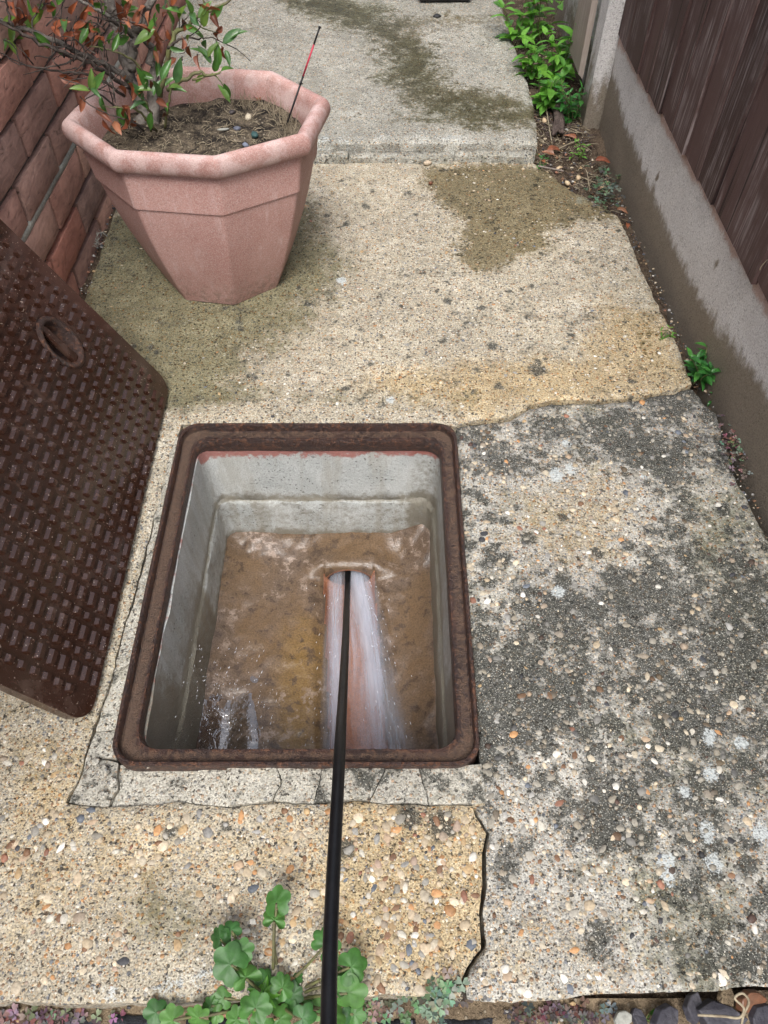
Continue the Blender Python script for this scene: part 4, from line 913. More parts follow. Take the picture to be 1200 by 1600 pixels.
def board_mesh(w, h, t0, t1, seed):
    mb = MB(); nz = 10
    for j in range(nz + 1):
        z = h * j / nz; wob = float(fbm(z * 2, seed, 5, 3)) * .004
        lo = float(vnoise(seed * 3.3, 1.7, 3)) * .010 if j == 0 else 0
        mb.v += [(0, -w / 2 + wob, z - lo), (-t0, -w / 2 + wob, z - lo), (-t1, w / 2 + wob, z - lo * .4), (0, w / 2 + wob, z - lo * .4)]
    for j in range(nz):
        b = j * 4
        for k in range(4): mb.f.append((b + k, b + (k + 1) % 4, b + 4 + (k + 1) % 4, b + 4 + k))
    mb.f += [(3, 2, 1, 0), (nz * 4, nz * 4 + 1, nz * 4 + 2, nz * 4 + 3)]
    me = mb.mesh('fence_board', False); me.materials.append(M['fence']); return me
def fence(name, ys, label, xoff, z0, group=None):
    r = thing(name, (wallX(ys[0]) + xoff + .03, ys[0], z0), label, 'fence', world=True)
    for i in range(len(ys) - 1):
        a, b = ys[i], ys[i + 1]; wd = abs(a - b) + .022; me = board_mesh(wd, 1.15, .011, .006, i + 1)
        o = link('fence_board', me, None, r); yc = (a + b) / 2; o.location = (wallX(yc) + xoff + .022 - .003 * (i % 2), yc, z0 - .004 + random.uniform(-.003, .004)); o.rotation_euler = (random.uniform(-.004, .004), random.uniform(-.006, .006), math.atan2(-(.70 - .62), -(.83 - 2.15)) * -1 * -1 * 0 + .0606)
    for zr in (.12, .9):
        mb = MB(); y0, y1 = ys[-1], ys[0]; mb.box(wallX(y0) + xoff + .04, wallX(y0) + xoff + .075, y0, y1, z0 + zr, z0 + zr + .045); mb.build('rail', M['fence'], r, False)
    return r
ys = [2.19, 2.115, 1.99, 1.905, 1.80, 1.712, 1.615, 1.515, 1.42, 1.285] + [1.285 - .108 * k for k in range(1, 23)]
fence('wooden_fence', ys, 'dark brown feather edge fence boards standing on the gravel board', -.021, ZT)
fence('wooden_fence', [4.25 - .11 * k for k in range(18)], 'dark fence boards beyond the concrete post', .03, .30)
# concrete post
def post(name, x0, x1, y0, y1, z0, z1, mat, label, cat, ch=.008):
    mb = MB(); nz = 40; prof = [(x0 + ch, y0), (x1 - ch, y0), (x1, y0 + ch), (x1, y1 - ch), (x1 - ch, y1), (x0 + ch, y1), (x0, y1 - ch), (x0, y0 + ch)]
    for j in range(nz + 1):
        z = z0 + (z1 - z0) * j / nz
        for k, (x, y) in enumerate(prof):
            d = float(fbm(z * 9 + k, y * 3, 21, 3)) * .004; mb.v.append((x + d, y + d, z))
    mb.f = grid_faces(8, nz + 1, True) + [tuple(nz * 8 + k for k in range(8))]
    n = len(mb.v); Z = np.array([v[2] for v in mb.v]); Yv = np.array([v[1] for v in mb.v]); mb.a = {'m_wet': np.clip(.85 - Z * 2.6, 0, 1), 'm_red': np.zeros(n)}
    return tag(mb.build(name, mat, None, True, 40), label, cat)
post('fence_post', .574, .652, 2.205, 2.295, -.2, 1.5, M['gravelboard'], 'square grey concrete post between the two fence panels', 'post')
mb = MB(); nz = 30
for j in range(nz + 1):
    z = .115 + 1.2 * j / nz; q = float(fbm(z * 3, 1, 4, 3)) * .006; lo = -.012 if j == 0 else 0
    mb.v += [(.552 + q, 2.30, z), (.566, 2.296, z + lo), (.566, 2.44 + q, z + lo), (.548, 2.45 + q, z)]
mb.f = grid_faces(4, nz + 1, True) + [(3, 2, 1, 0), tuple(nz * 4 + k for k in range(4))]
tag(mb.build('weathered_batten', M['oldwood'], None, False), 'upright grey weathered wooden batten fixed beside the concrete post', 'batten')

# ------------------------------------------------------------------ terracotta-coloured octagonal pot
PC = Vector((-.375, 1.565, 0)); PPH = -76.5
pot = thing('plant_pot', PC, 'large octagonal terracotta pink plastic pot holding a shrub', 'plant pot')
def octo(rad, z, fil=.012, nf=4):
    pts = []
    for k in range(8):
        a = R(PPH + 45 * k); vx, vy = rad * math.cos(a), rad * math.sin(a)
        # fillet at each corner
        side = 2 * rad * math.sin(R(22.5)); q = min(fil, side * .35)
        an = R(PPH + 45 * (k + 1)); ap = R(PPH + 45 * (k - 1)); nx, ny = rad * math.cos(an) - vx, rad * math.sin(an) - vy; px, py = rad * math.cos(ap) - vx, rad * math.sin(ap) - vy
        L = math.hypot(nx, ny); A = (vx + px / L * q, vy + py / L * q); B = (vx + nx / L * q, vy + ny / L * q)
        for j in range(nf + 1):
            t = j / nf; pts.append((PC.x + .004 * z / .35 + (1 - t) ** 2 * A[0] + 2 * t * (1 - t) * vx + t * t * B[0], PC.y - .015 * z / .35 + (1 - .26 * min(1, z / .34)) * ((1 - t) ** 2 * A[1] + 2 * t * (1 - t) * vy + t * t * B[1]), z))
    return pts
def octo_mesh(name, prof, mat, fil, bottom=False, sharp=32):
    mb = MB()
    for rad, z in prof: mb.v += octo(rad, z, fil)
    n = 40; mb.f = grid_faces(n, len(prof), True)
    if bottom: mb.f.append(tuple(range(n))[::-1])
    o = mb.build(name, mat, pot, True, sharp); o.modifiers.new('wn', 'WEIGHTED_NORMAL').keep_sharp = True; return o
octo_mesh('pot_body', [(.145, .0), (.149, .002), (.153, .012), (.168, .05), (.184, .095), (.200, .14), (.213, .185), (.222, .220), (.2285, .2485), (.2295, .2545), (.2345, .2565), (.2355, .2615), (.243, .318), (.2435, .331)], M['pot'], .007, True)
rim = []
for k in range(15):
    a = R(-80 + 250 * k / 14); rim.append((.2525 + .0175 * math.cos(a) * (1.0 if a < 1.6 else 1.1), .3570 + .0225 * math.sin(a)))
octo_mesh('pot_rim', [(.241, .330)] + rim + [(.228, .345), (.2225, .32), (.212, .26)], M['pot'], .005, False, 60)
SZ = .322
mb = MB(); rad = [0.001] + [.21 * (k / 22) for k in range(1, 23)]; n = 64
for r_ in rad:
    for k in range(n):
        a = 2 * math.pi * k / n; x = PC.x + r_ * math.cos(a); y = PC.y - .013 + .77 * r_ * math.sin(a); mb.v.append((x, y, SZ + float(fbm(x, y, 3, 4, 16)) * .026 + float(fbm(x, y, 4, 3, 90)) * .010 + (.006 if x > PC.x else -.004)))
mb.f = grid_faces(n, len(rad), True); tag(mb.build('potting_soil', M['pot_soil']), 'dry dark potting soil scattered with straw inside the pot', 'soil', kind='stuff')
def soilz(x, y): return SZ + float(fbm(x, y, 3, 4, 16)) * .026 + (.006 if x > PC.x else -.004)
def strawmesh(n, xy, zf, Lr, rr, up=.2):
    mb = MB()
    for k in range(n):
        x, y = xy(); z = zf(x, y); a = random.uniform(0, 2 * math.pi); L = random.uniform(*Lr); d = Vector((math.cos(a), math.sin(a), random.uniform(-.05, up))); s_ = d.cross(Vector((0, 0, 1))) * L * random.uniform(-.3, .3); p = Vector((x, y, z + .002)); r_ = random.uniform(*rr)
        mb.tube([p, p + d * L * .5 + s_ + Vector((0, 0, .002)), p + d * L], [r_, r_, r_ * .5], 3, False)
    return mb
def in_pot():
    a = random.uniform(0, 6.283); r_ = .195 * math.sqrt(random.random()); x = PC.x + r_ * math.cos(a) + .02; y = PC.y - .013 + .74 * r_ * math.sin(a); return (x, y) if math.hypot(x - PC.x, (y - PC.y + .013) / .74) < .2 else (PC.x + .05, PC.y + .02)
o = strawmesh(420, in_pot, soilz, (.005, .020), (.0004, .0009), .5).build('straw_litter', M['straw']); tag(o, 'dry straw and grass bits lying on the soil in the pot', 'straw', kind='stuff')
def rim_tuft():
    a = random.choice((random.gauss(.9, .35), random.gauss(.1, .3))); r_ = random.uniform(.16, .2); return (PC.x + r_ * math.cos(a), PC.y - .013 + .74 * r_ * math.sin(a))
mb = MB()
for k in range(150):
    x, y = rim_tuft(); z = soilz(x, y); L = random.uniform(.012, .035); p = Vector((x, y, z)); d = Vector((random.gauss(0, .5), random.gauss(0, .5), 1)).normalized(); mb.tube([p, p + d * L * .6, p + d * L + Vector((random.gauss(0, .004), random.gauss(0, .004), 0))], [.0008, .0006, .0003], 3, False)
tag(mb.build('dry_grass_tuft', M['straw']), 'withered grass tufts along the back rim inside the pot', 'grass', kind='stuff')
for px, py, r_, c, nm, lb in ((371, 203, .009, (.13, .14, .18), 'pebble', 'blue grey pebble on the pot soil'), (384, 228, .008, (.16, .18, .235), 'pebble', 'pale blue pebble near the front rim of the pot'), (398, 212, .012, (.03, .075, .075), 'pebble', 'dark teal stone lump on the pot soil'), (388, 188, .011, (.46, .40, .30), 'pebble', 'sandy cream stone on the pot soil'), (362, 175, .010, (.06, .05, .05), 'pebble', 'dark clod in the middle of the pot soil')):
    p = G3(px, py, SZ + .004); o = bpy.data.objects.new(nm, stone_meshes[int(px) % 8]); COL.objects.link(o); o.location = (p.x, p.y, soilz(p.x, p.y) + r_ * .3); o.scale = (r_, r_ * .8, r_ * .65); o.rotation_euler = (.2, .1, px); o.color = (*c, 1); tag(o, lb, 'stone', 'stones on the pot soil')
p = G3(350, 209, SZ); mb = MB(); mb.tube(catmull([(p.x - .012, p.y, soilz(p.x, p.y) + .004), (p.x, p.y - .003, soilz(p.x, p.y) + .006), (p.x + .012, p.y + .002, soilz(p.x, p.y) + .005)], 4), [.001, .002, .0025, .0025, .0025, .0025, .0025, .002, .001], 6); tag(mb.build('root_bit', M['dpc']), 'white curved root bit on the pot soil', 'root')

# thin rod stuck in the soil
b0 = Vector((*G(432, 212, SZ), SZ - .03)); t0 = WY(500, 41, b0.y + .045)
rod = thing('marker_rod', b0, 'thin black rod with a red band stuck upright in the pot soil', 'rod')
L = lambda t: b0 + (t0 - b0) * t
for nm, a, b, r_, m_ in (('shaft', 0, .62, .0019, 'black'), ('red_band', .62, .865, .00165, 'red_tape'), ('tip', .865, .99, .0017, 'black')):
    mb = MB(); mb.tube([L(a), L((a + b) / 2), L(b)], r_, 8); mb.build(nm, M[m_], rod)
mb = MB(); mb.tube([L(.985), L(1.0)], [.0024, .0026], 8); mb.build('end_cap', M['black'], rod)
mb = MB(); mb.tube([L(.555), L(.575)], .0024, 8); mb.tube([L(.565), L(.565) + Vector((.005, -.002, -.001))], .001, 5); mb.build('guide_ring', M['black'], rod)

# ------------------------------------------------------------------ leaves
def leaf_mesh(name, L, W, fold=.35, curl=.2, n=6, tip=1.6, wav=0.0, seed=0):
    mb = MB()
    for i in range(n + 1):
        t = i / n; wd = W * .5 * (math.sin(math.pi * t ** .85) ** .8 if 0 < i < n else .03); y = L * t; z = -curl * L * t * t
        wv = wav * math.sin(t * 9 + seed) * W
        mb.v += [(-wd, y, z + wd * fold + wv), (-wd * .5, y, z + wd * .35 * fold), (0, y, z), (wd * .5, y, z + wd * .35 * fold), (wd, y, z + wd * fold - wv)]
    mb.f = grid_faces(5, n + 1); return mb.mesh(name)
def place(me, name, parent, p, d, up=(0, 0, 1), s=1.0, roll=0.0):
    y = Vector(d).normalized(); x = y.cross(Vector(up))
    if x.length < 1e-3: x = Vector((1, 0, 0))
    x.normalize(); z = x.cross(y); q = Matrix.Rotation(roll, 3, y); x = q @ x; z = q @ z
    o = bpy.data.objects.new(name, me); COL.objects.link(o)
    m = Matrix.Identity(4); m.col[0][:3] = x * s; m.col[1][:3] = y * s; m.col[2][:3] = z * s; m.col[3][:3] = p
    if parent is not None:
        o.parent = parent
        if parent.get('_world'): o.matrix_parent_inverse = Matrix.Translation(-Vector(parent.location))
    o.matrix_basis = m; return o
def variants(base, mat, specs):
    out = []
    for k, sp in enumerate(specs):
        me = leaf_mesh('leaf', *sp[:4], wav=sp[4] if len(sp) > 4 else 0, seed=k); me.materials.append(M[mat]); out.append(me)
    return out
bayG = variants('leaf', 'leaf_green', [(.05, .019, .5, .15), (.046, .017, .7, .3), (.055, .021, .35, .1, .05), (.04, .016, .6, .4)])
bayR = variants('leaf', 'leaf_red', [(.046, .019, .9, .35, .1), (.042, .016, 1.3, .5, .12), (.05, .022, .5, .25, .1)])

# ------------------------------------------------------------------ shrub in the pot
sb = Vector((-.50, 1.60, SZ)); shrub = thing('bay_shrub', sb, 'straggly half dead shrub with green and russet leaves in the pot', 'shrub')
def br(name, pts, r, mat, n=6, sub=5):
    c = catmull(pts, sub); c = [p + Vector((random.gauss(0, 1), random.gauss(0, 1), random.gauss(0, 1))) * min(.0035, r[-1] * .9) * (0 < i < len(c) - 1) for i, p in enumerate(c)]
    mb = MB(); mb.tube(c, lerp_list(r, len(c)), n); o = mb.build(name, M[mat], shrub); BRS.append((o, np.array([tuple(q) for q in c]))); return o
BRS = []
def near_branch(p): return min(BRS, key=lambda b: ((b[1] - np.array(tuple(p))) ** 2).sum(1).min())[0]
Q = lambda x, y, Y: WY(x, y, Y)
base = Vector((-.497, 1.600, SZ - .03))
br('trunk', [base + Vector((-.01, .01, 0)), Q(222, 175, 1.625), Q(203, 128, 1.66), Q(188, 70, 1.70), Q(172, 10, 1.72), Q(150, -80, 1.73), Q(130, -190, 1.72)], [.015, .0135, .0125, .012, .011, .009, .006], 'bark', 10)
br('trunk', [base + Vector((.012, .012, 0)), Q(240, 140, 1.64), Q(236, 85, 1.66), Q(226, 50, 1.67)], [.013, .011, .009, .005], 'bark', 9)
br('trunk', [Q(206, 110, 1.645), Q(206, 86, 1.64), Q(216, 50, 1.63), Q(234, 14, 1.62), Q(250, -50, 1.63), Q(270, -130, 1.66)], [.0085, .0085, .008, .0075, .006, .004], 'bark', 9)
B = [  # px,py,Y ...  radius start, end, material
    ([(205, 128, 1.63), (160, 98, 1.60), (120, 82, 1.58), (60, 50, 1.56), (0, 32, 1.55), (-60, 10, 1.55)], .0065, .003, 'bark'),
    ([(205, 138, 1.62), (150, 105, 1.57), (110, 86, 1.55), (60, 66, 1.53), (20, 44, 1.52), (-40, 20, 1.5)], .0045, .002, 'twig'),
    ([(195, 150, 1.61), (140, 118, 1.56), (90, 112, 1.54), (40, 102, 1.53), (0, 82, 1.52)], .003, .001, 'twig'),
    ([(120, 92, 1.56), (80, 105, 1.53), (30, 100, 1.52), (5, 85, 1.52)], .002, .0008, 'twig'),
    ([(212, 60, 1.66), (175, 30, 1.62), (140, 10, 1.60), (100, -20, 1.58)], .005, .002, 'bark'),
    ([(232, 120, 1.62), (205, 92, 1.60), (170, 78, 1.58), (140, 72, 1.57)], .0025, .001, 'twig_green'),
    ([(250, 150, 1.60), (262, 90, 1.60), (275, 52, 1.61), (300, 32, 1.62), (330, 15, 1.63), (372, -5, 1.63)], .0062, .002, 'twig_green'),
    ([(262, 75, 1.6), (285, 60, 1.6), (310, 60, 1.61), (330, 58, 1.62)], .0028, .001, 'twig'),
    ([(330, 58, 1.62), (352, 68, 1.62), (374, 80, 1.62), (392, 96, 1.62)], .0012, .0006, 'twig'),
    ([(262, 140, 1.58), (285, 126, 1.57), (310, 112, 1.57), (325, 118, 1.57), (345, 112, 1.57)], .005, .0018, 'twig_green'),
    ([(276, 126, 1.58), (278, 105, 1.58), (286, 88, 1.58)], .003, .0015, 'twig'),
    ([(300, 125, 1.57), (335, 118, 1.57), (350, 135, 1.56)], .0022, .001, 'twig_green'),
    ([(236, 205, 1.56), (232, 170, 1.54), (222, 150, 1.53), (228, 128, 1.53)], .003, .0015, 'twig_green'),
    ([(258, 200, 1.57), (262, 170, 1.56), (268, 145, 1.56), (258, 115, 1.57)], .0032, .0015, 'twig_green'),
    ([(245, 205, 1.56), (215, 172, 1.53), (190, 168, 1.51), (160, 165, 1.50)], .0028, .001, 'twig_green'),
    ([(245, 205, 1.56), (190, 185, 1.5), (160, 175, 1.49), (135, 160, 1.49), (125, 150, 1.49)], .002, .0008, 'twig'),
    ([(225, 205, 1.57), (160, 150, 1.52), (130, 135, 1.51), (90, 120, 1.5)], .0022, .0008, 'twig'),
    ([(60, 70, 1.53), (50, 40, 1.54), (62, 10, 1.56), (80, -30, 1.56)], .002, .001, 'twig'),
    ([(100, 90, 1.55), (104, 50, 1.56), (95, 20, 1.57), (110, -20, 1.58)], .002, .001, 'twig'),
    ([(18, 40, 1.53), (12, 15, 1.54), (8, -15, 1.54)], .003, .0015, 'twig'),
    ([(30, 95, 1.53), (20, 70, 1.54), (-10, 55, 1.55)], .0016, .0008, 'twig'),
    ([(130, 105, 1.55), (130, 75, 1.56), (112, 55, 1.57), (120, 25, 1.58)], .002, .0009, 'twig'),
    ([(150, 60, 1.62), (160, 20, 1.6), (150, -20, 1.6)], .002, .001, 'twig'),
    ([(270, 60, 1.62), (268, 25, 1.62), (258, -10, 1.62)], .0025, .001, 'twig_green'),
    ([(320, 22, 1.63), (318, 0, 1.63), (322, -30, 1.63)], .002, .001, 'twig_green'),
    ([(300, 32, 1.62), (318, 45, 1.61), (340, 50, 1.61)], .0018, .0008, 'twig_green'),
    ([(170, 100, 1.6), (175, 130, 1.56), (180, 160, 1.53)], .002, .001, 'twig'),
    ([(285, 80, 1.59), (292, 68, 1.59), (288, 82, 1.585), (270, 82, 1.58)], .001, .0006, 'twig')]
for pts, r0_, r1_, mm in B: br('branch', [Q(*p) for p in pts], [r0_, (r0_ + r1_) / 2, r1_], mm, 6)
# fine dead twigs across the wall
for k in range(72):
    x, y, Y = random.choice([(60, 60, 1.53), (110, 86, 1.55), (30, 45, 1.53), (140, 105, 1.56), (160, 60, 1.6), (80, 100, 1.53), (280, 50, 1.61), (120, 30, 1.58), (200, 40, 1.6), (170, 140, 1.53)]); x += random.gauss(0, 22); y += random.gauss(0, 16); a = random.uniform(2.2, 5.6); L_ = random.uniform(18, 55)
    br('branch', [Q(x, y, Y), Q(x + L_ * .5 * math.cos(a) + random.gauss(0, 5), y + L_ * .5 * math.sin(a), Y + random.gauss(0, .015)), Q(x + L_ * math.cos(a), y + L_ * math.sin(a) + random.gauss(0, 6), Y + random.gauss(0, .03))], [.0015, .001, .0006], 'twig', 4, 3)
# upper growth, above the picture
for k in range(9):
    a = random.uniform(0, 6.28); s0 = Q(150, -80, 1.73) + Vector((0, 0, random.uniform(-.05, .06))); br('branch', [s0, s0 + Vector((math.cos(a) * .07, math.sin(a) * .06, .07)), s0 + Vector((math.cos(a) * .12, math.sin(a) * .1, .17))], [.004, .003, .001], 'twig')
def lf(x, y, Y, dx, dy, col, s=1.0, dz=0.0, roll=None):
    p = Q(x, y, Y); p2 = Q(x + dx, y + dy, Y + dz); d = (p2 - p); ms = bayG if col == 'g' else bayR; me = random.choice(ms)
    tocam = (Vector((0, 0, CAM_H)) - p).normalized(); up = (Vector((0, 0, 1)) * .6 + tocam * .8)
    place(me, 'leaf', near_branch(p), p, d, up, s * random.uniform(.9, 1.1), random.gauss(0, .4) if roll is None else roll)
GL = [(140, 142, -28, -8), (143, 142, 0, -35), (148, 140, 12, -28), (158, 150, 4, 28), (142, 138, 10, 8), (183, 165, 14, 32), (188, 168, 4, 30), (176, 80, 8, -22), (232, 172, -12, -12), (225, 155, -18, -22), (240, 150, 6, -26),
      (228, 160, -24, 4), (245, 120, 4, -28), (252, 125, 12, -30), (240, 122, -20, -8), (258, 135, 14, -16), (262, 140, 22, -12), (230, 138, -10, -22), (236, 175, -2, 28), (262, 175, -2, -14), (250, 150, -8, -22), (270, 142, 14, -4), (238, 142, -26, -6),
      (325, 90, 10, -22), (335, 112, 8, -36), (340, 105, 0, -34), (330, 100, -14, -24), (345, 112, 18, -14), (322, 88, -18, -16), (348, 68, 20, -18), (360, 60, 16, -12), (318, 42, 4, -36), (312, 40, -20, -22), (300, 22, -6, -28), (292, 22, -22, -8), (310, 28, 12, -18),
      (272, 40, -8, -22), (280, 30, 2, -24), (290, 40, 16, 8), (305, 52, 18, 8), (340, 132, 14, 18), (350, 130, 6, 16), (320, 118, -14, 8), (275, 130, 6, -34), (10, 60, -8, 20), (12, 62, 10, 14), (2, 60, 4, 22), (90, 8, 6, -18), (100, 2, -14, -10), (80, 75, -18, -16), (85, 78, 10, 6), (328, 30, 14, -14), (352, 78, 6, 16), (322, 62, -6, 16)]
for x, y, dx, dy in GL: lf(x, y, 1.49 if x < 150 and y > 120 else (1.53 if y > 120 else (1.55 if x < 180 else 1.605)), dx, dy, 'g', .46 + .012 * math.hypot(dx, dy), random.uniform(-.02, .02))
RL = [(30, 40, 10, -34), (38, 35, -6, -30), (24, 42, 6, -22), (85, 45, 14, -12), (80, 42, 12, 10), (112, 22, 0, -20), (115, 45, 14, -10), (160, 58, -12, 4), (155, 62, 14, 2), (190, 30, -6, -28), (196, 28, 4, -26), (210, 40, 6, -22), (240, 40, 8, 22), (245, 55, 6, 18), (236, 25, -8, 16), (228, 10, -14, 8),
      (335, 52, 18, -12), (342, 50, -10, 16), (285, 28, 4, 12), (320, 15, 4, -18), (330, 18, 6, 14), (195, 125, -6, -18), (200, 130, 14, 16), (185, 135, 18, 14), (222, 112, -4, 20), (235, 125, 10, 18), (190, 165, 16, 14), (195, 185, 6, 26), (200, 170, -16, 6), (232, 185, 2, 26), (245, 155, 14, 10), (258, 175, 4, 18), (225, 138, -16, 10),
      (310, 85, -4, 16), (350, 75, -8, 14), (150, 172, 20, 12), (160, 185, 10, 18), (212, 188, -10, 12), (130, 150, -2, 16), (178, 190, 8, 14), (100, 62, 12, -10), (62, 20, -14, -12), (45, 78, -10, 14), (92, 118, 18, 8), (255, 98, 12, 14), (275, 90, -10, 10), (288, 50, 8, -14), (200, 10, -8, -24), (70, 5, 10, -22), (268, 8, 8, -20), (246, 62, 4, 24), (262, 45, 6, 22), (150, 20, -14, -8), (180, 50, 12, -12), (296, 72, -4, 14), (128, 30, 8, -16)]
for x, y, dx, dy in RL: lf(x, y, 1.50 if x < 210 and y > 120 else (1.54 if y > 120 else (1.55 if x < 180 else 1.61)), dx, dy, 'r', .44 + .012 * math.hypot(dx, dy), random.uniform(-.03, .03), random.gauss(0, .7))
for k in range(60):
    x, y = random.choice([(60, 15), (120, 20), (190, 20), (230, 20), (150, 50), (250, 60), (30, 40), (300, 20)]); lf(x + random.gauss(0, 22), y + random.gauss(0, 16), random.uniform(1.54, 1.66), random.gauss(0, 16), random.gauss(-4, 16), random.choice('rgg'), random.uniform(.5, .85), random.gauss(0, .02), random.gauss(0, .8))
for k in range(40):
    p = Q(150, -80, 1.73) + Vector((random.gauss(0, .08), random.gauss(0, .07), random.uniform(0, .2))); d = Vector((random.gauss(0, 1), random.gauss(0, 1), random.gauss(.2, .6))); place(random.choice(bayG + bayR), 'leaf', near_branch(p), p, d, (0, 0, 1), random.uniform(.7, 1.1), random.gauss(0, .5))
fallen = [(290, 133, 20, 3, 'a fallen red leaf on the soil by the back rim'), (322, 140, 14, 3, 'dark brown fallen leaf against the inner rim of the pot'), (395, 148, 10, 5, 'small russet leaf among straw near the back rim'), (420, 145, 4, -10, 'russet leaf standing up by the rod')]
for x, y, dx, dy, lb in fallen:
    p = G3(x, y, SZ + .008); q = G3(x + dx, y + dy, SZ + .012); p.z = soilz(p.x, p.y) + .006; o = place(random.choice(bayR), 'fallen_leaf', None, p, q - p, (0, 0, 1), .75); tag(o, lb, 'leaf', 'dead leaves on the pot soil')
# ------------------------------------------------------------------ weeds
def round_leaf(name, rad, mat, lobes=7, notch=.5, cup=.12, ridge=.06, seed=0):
    """mallow-like leaf: scalloped disc with folded veins, notch at the stalk (origin)"""
    mb = MB(); n = lobes * 6; r_ = np.random.default_rng(seed); rings = (.0, .35, .68, .88, 1.0)
    for q in rings:
        for k in range(n + 1):
            t = k / n; a = R(-90 + notch * 57 * .5) + (2 * math.pi - notch) * t; ph = (t * lobes) % 1.0
            sc = 1 - .22 * (abs(ph - .5) * 2) ** 2 * q ** 3; sc *= 1 + .035 * math.sin(t * lobes * 6.283 * 3) * q ** 4
            rr = rad * q * sc * (1.0 + .06 * math.sin(a * 2 + seed)); z = ridge * rad * (abs(ph - .5) * 2) * q + cup * rad * q * q * math.sin(a * 1.0 + seed) - .18 * rad * q * q + .03 * rad * q * math.sin(t * 31 + seed)
            mb.v.append((rr * math.cos(a), rr * math.sin(a) + rad * .12, z))
    mb.f = grid_faces(n + 1, len(rings)); me = mb.mesh(name); me.materials.append(M[mat]); return me
mal = [round_leaf('leaf', .032, 'mallow', 5 + k % 3, .55 + .25 * (k % 2), .25, .10, k) for k in range(4)] + [round_leaf('leaf', .030, 'mallow', 5, 1.2, .5, .25, 9)]
rt = G3(428, 1566, -.05); rt.z = -.06
mallow = thing('mallow_plant', rt, 'broad round leaved green mallow weed growing at the front slab edge', 'weed')
ml = [(458 / 1.06, 1412, .06, 1.05, -.5), (428, 1440, .05, .85, .9), (345, 1468, .045, .85, -.3), (362, 1455, .05, .7, .5), (362, 1508, .06, 1.25, .2), (385, 1530, .05, 1.05, .7), (508, 1478, .05, 1.05, .1), (546, 1512, .045, 1.1, -.4), (542, 1552, .035, 1.25, .3), (398, 1578, .04, 1.05, -.2), (440, 1545, .02, .85, .4), (470, 1592, .03, .9, .8),
      (246, 1582, .01, .85, -.2), (272, 1594, .015, .95, .4), (312, 1590, .01, .95, -.6), (340, 1585, .0, .6, .3), (402, 1545, .0, .7, -.4), (425, 1560, .0, .65, .2), (450, 1575, -.01, .7, 1.2), (515, 1590, .02, .95, -.3), (480, 1560, -.01, .7, .1), (388, 1552, -.01, .6, .9), (460, 1530, .0, .6, -.9), (530, 1592, .0, .8, .6), (412, 1590, .01, .8, .2), (435, 1592, .0, .9, -.5), (372, 1592, .0, .85, .3), (500, 1575, .0, .8, .2), (350, 1560, .0, .7, -.3), (455, 1555, .0, .8, .4), (330, 1572, .0, .6, .1), (412, 1535, .01, .75, .6), (552, 1585, .0, .8, .2), (376, 1490, .055, .9, .4), (530, 1535, .03, .9, -.2)]
for i, (x, y, z, s_, ro) in enumerate(ml):
    p = G3(x, y, z); out = (p - rt); d = Vector((out.x + .02 * math.sin(i * 3.1), out.y + .012 * math.cos(i * 2.3) + .01, 0))
    if d.length < .01: d = Vector((.3, 1, 0))
    nrm = Vector((random.gauss(0, .25), random.gauss(-.25, .2), 1))
    me = mal[4] if i in (1, 5, 17) else mal[i % 4]; pass
    mid = rt.lerp(p, .5) + Vector((0, 0, .012)); mb = MB(); mb.tube(catmull([rt + Vector((random.gauss(0, .006), random.gauss(0, .006), 0)), mid, p], 4), [.0022] * 5 + [.0018] * 4, 6); stk = mb.build('stalk', M['twig_green'], mallow); place(me, 'leaf', stk, p, d, nrm, s_ * .58, ro * .5)
young = variants('leaf', 'weed', [(.022, .008, .5, .2)])
for k in range(9): place(young[0], 'leaf', mallow, G3(412, 1556, .005), (math.cos(k * .7), math.sin(k * .7), .5), (0, 0, 1), 1.0)

def leafy(name, base, stems, lm, h, label, group=None, lean=.3, nper=5, s=1.0, mat_st='twig_green', pair=True):
    t = thing(name, base, label, 'weed', group)
    for k in range(stems):
        a = random.uniform(0, 6.28); hh = h * random.uniform(.6, 1.05); top = Vector(base) + Vector((math.cos(a) * lean * hh, math.sin(a) * lean * hh, hh)); b = Vector(base) + Vector((random.gauss(0, .008), random.gauss(0, .008), -.01)); mid = b.lerp(top, .5) + Vector((random.gauss(0, .006), random.gauss(0, .006), .006))
        c = catmull([b, mid, top], 4); mb = MB(); mb.tube(c, lerp_list([.0016, .0008], len(c)), 5); stm = mb.build('stem', M[mat_st], t)
        for j in range(nper):
            f = .3 + .7 * j / max(1, nper - 1); p = b.lerp(mid, f * 2) if f < .5 else mid.lerp(top, f * 2 - 1); aa = a + j * 1.57 + random.gauss(0, .3)
            for sgn in ((0, math.pi) if pair else (0,)):
                d = Vector((math.cos(aa + sgn), math.sin(aa + sgn), random.uniform(.05, .5) if j < nper - 1 else .9)); place(random.choice(lm), 'leaf', stm, p, d, (0, 0, 1), s * random.uniform(.65, 1.05) * (1 - .3 * f), random.gauss(0, .25))
    return t
wl = variants('leaf', 'weed', [(.066, .032, .3, .3), (.058, .027, .4, .2), (.074, .035, .2, .4, .05)]); wd = variants('leaf', 'weed_dark', [(.042, .017, .3, .3), (.038, .014, .4, .15), (.045, .019, .2, .5)])
nett = [((800, 35), .18, 4, 'bright green leafy weed at the top, nearest the black tray'), ((845, 30), .22, 5, 'tall bright green weed against the mouldy board'), ((830, 85), .14, 4, 'bright green weed leaning over the slab edge'), ((862, 80), .18, 5, 'bright green weed with broad pointed leaves in the fence corner'), ((850, 125), .11, 4, 'small bright green weed beside the bark')]
for (x, y), hh, ns, lb in nett: b = G3(x, y + 45, .01); leafy('green_weed', b, ns + 2, wl, hh, lb, 'bright weeds in the corner by the post', .38, 4)
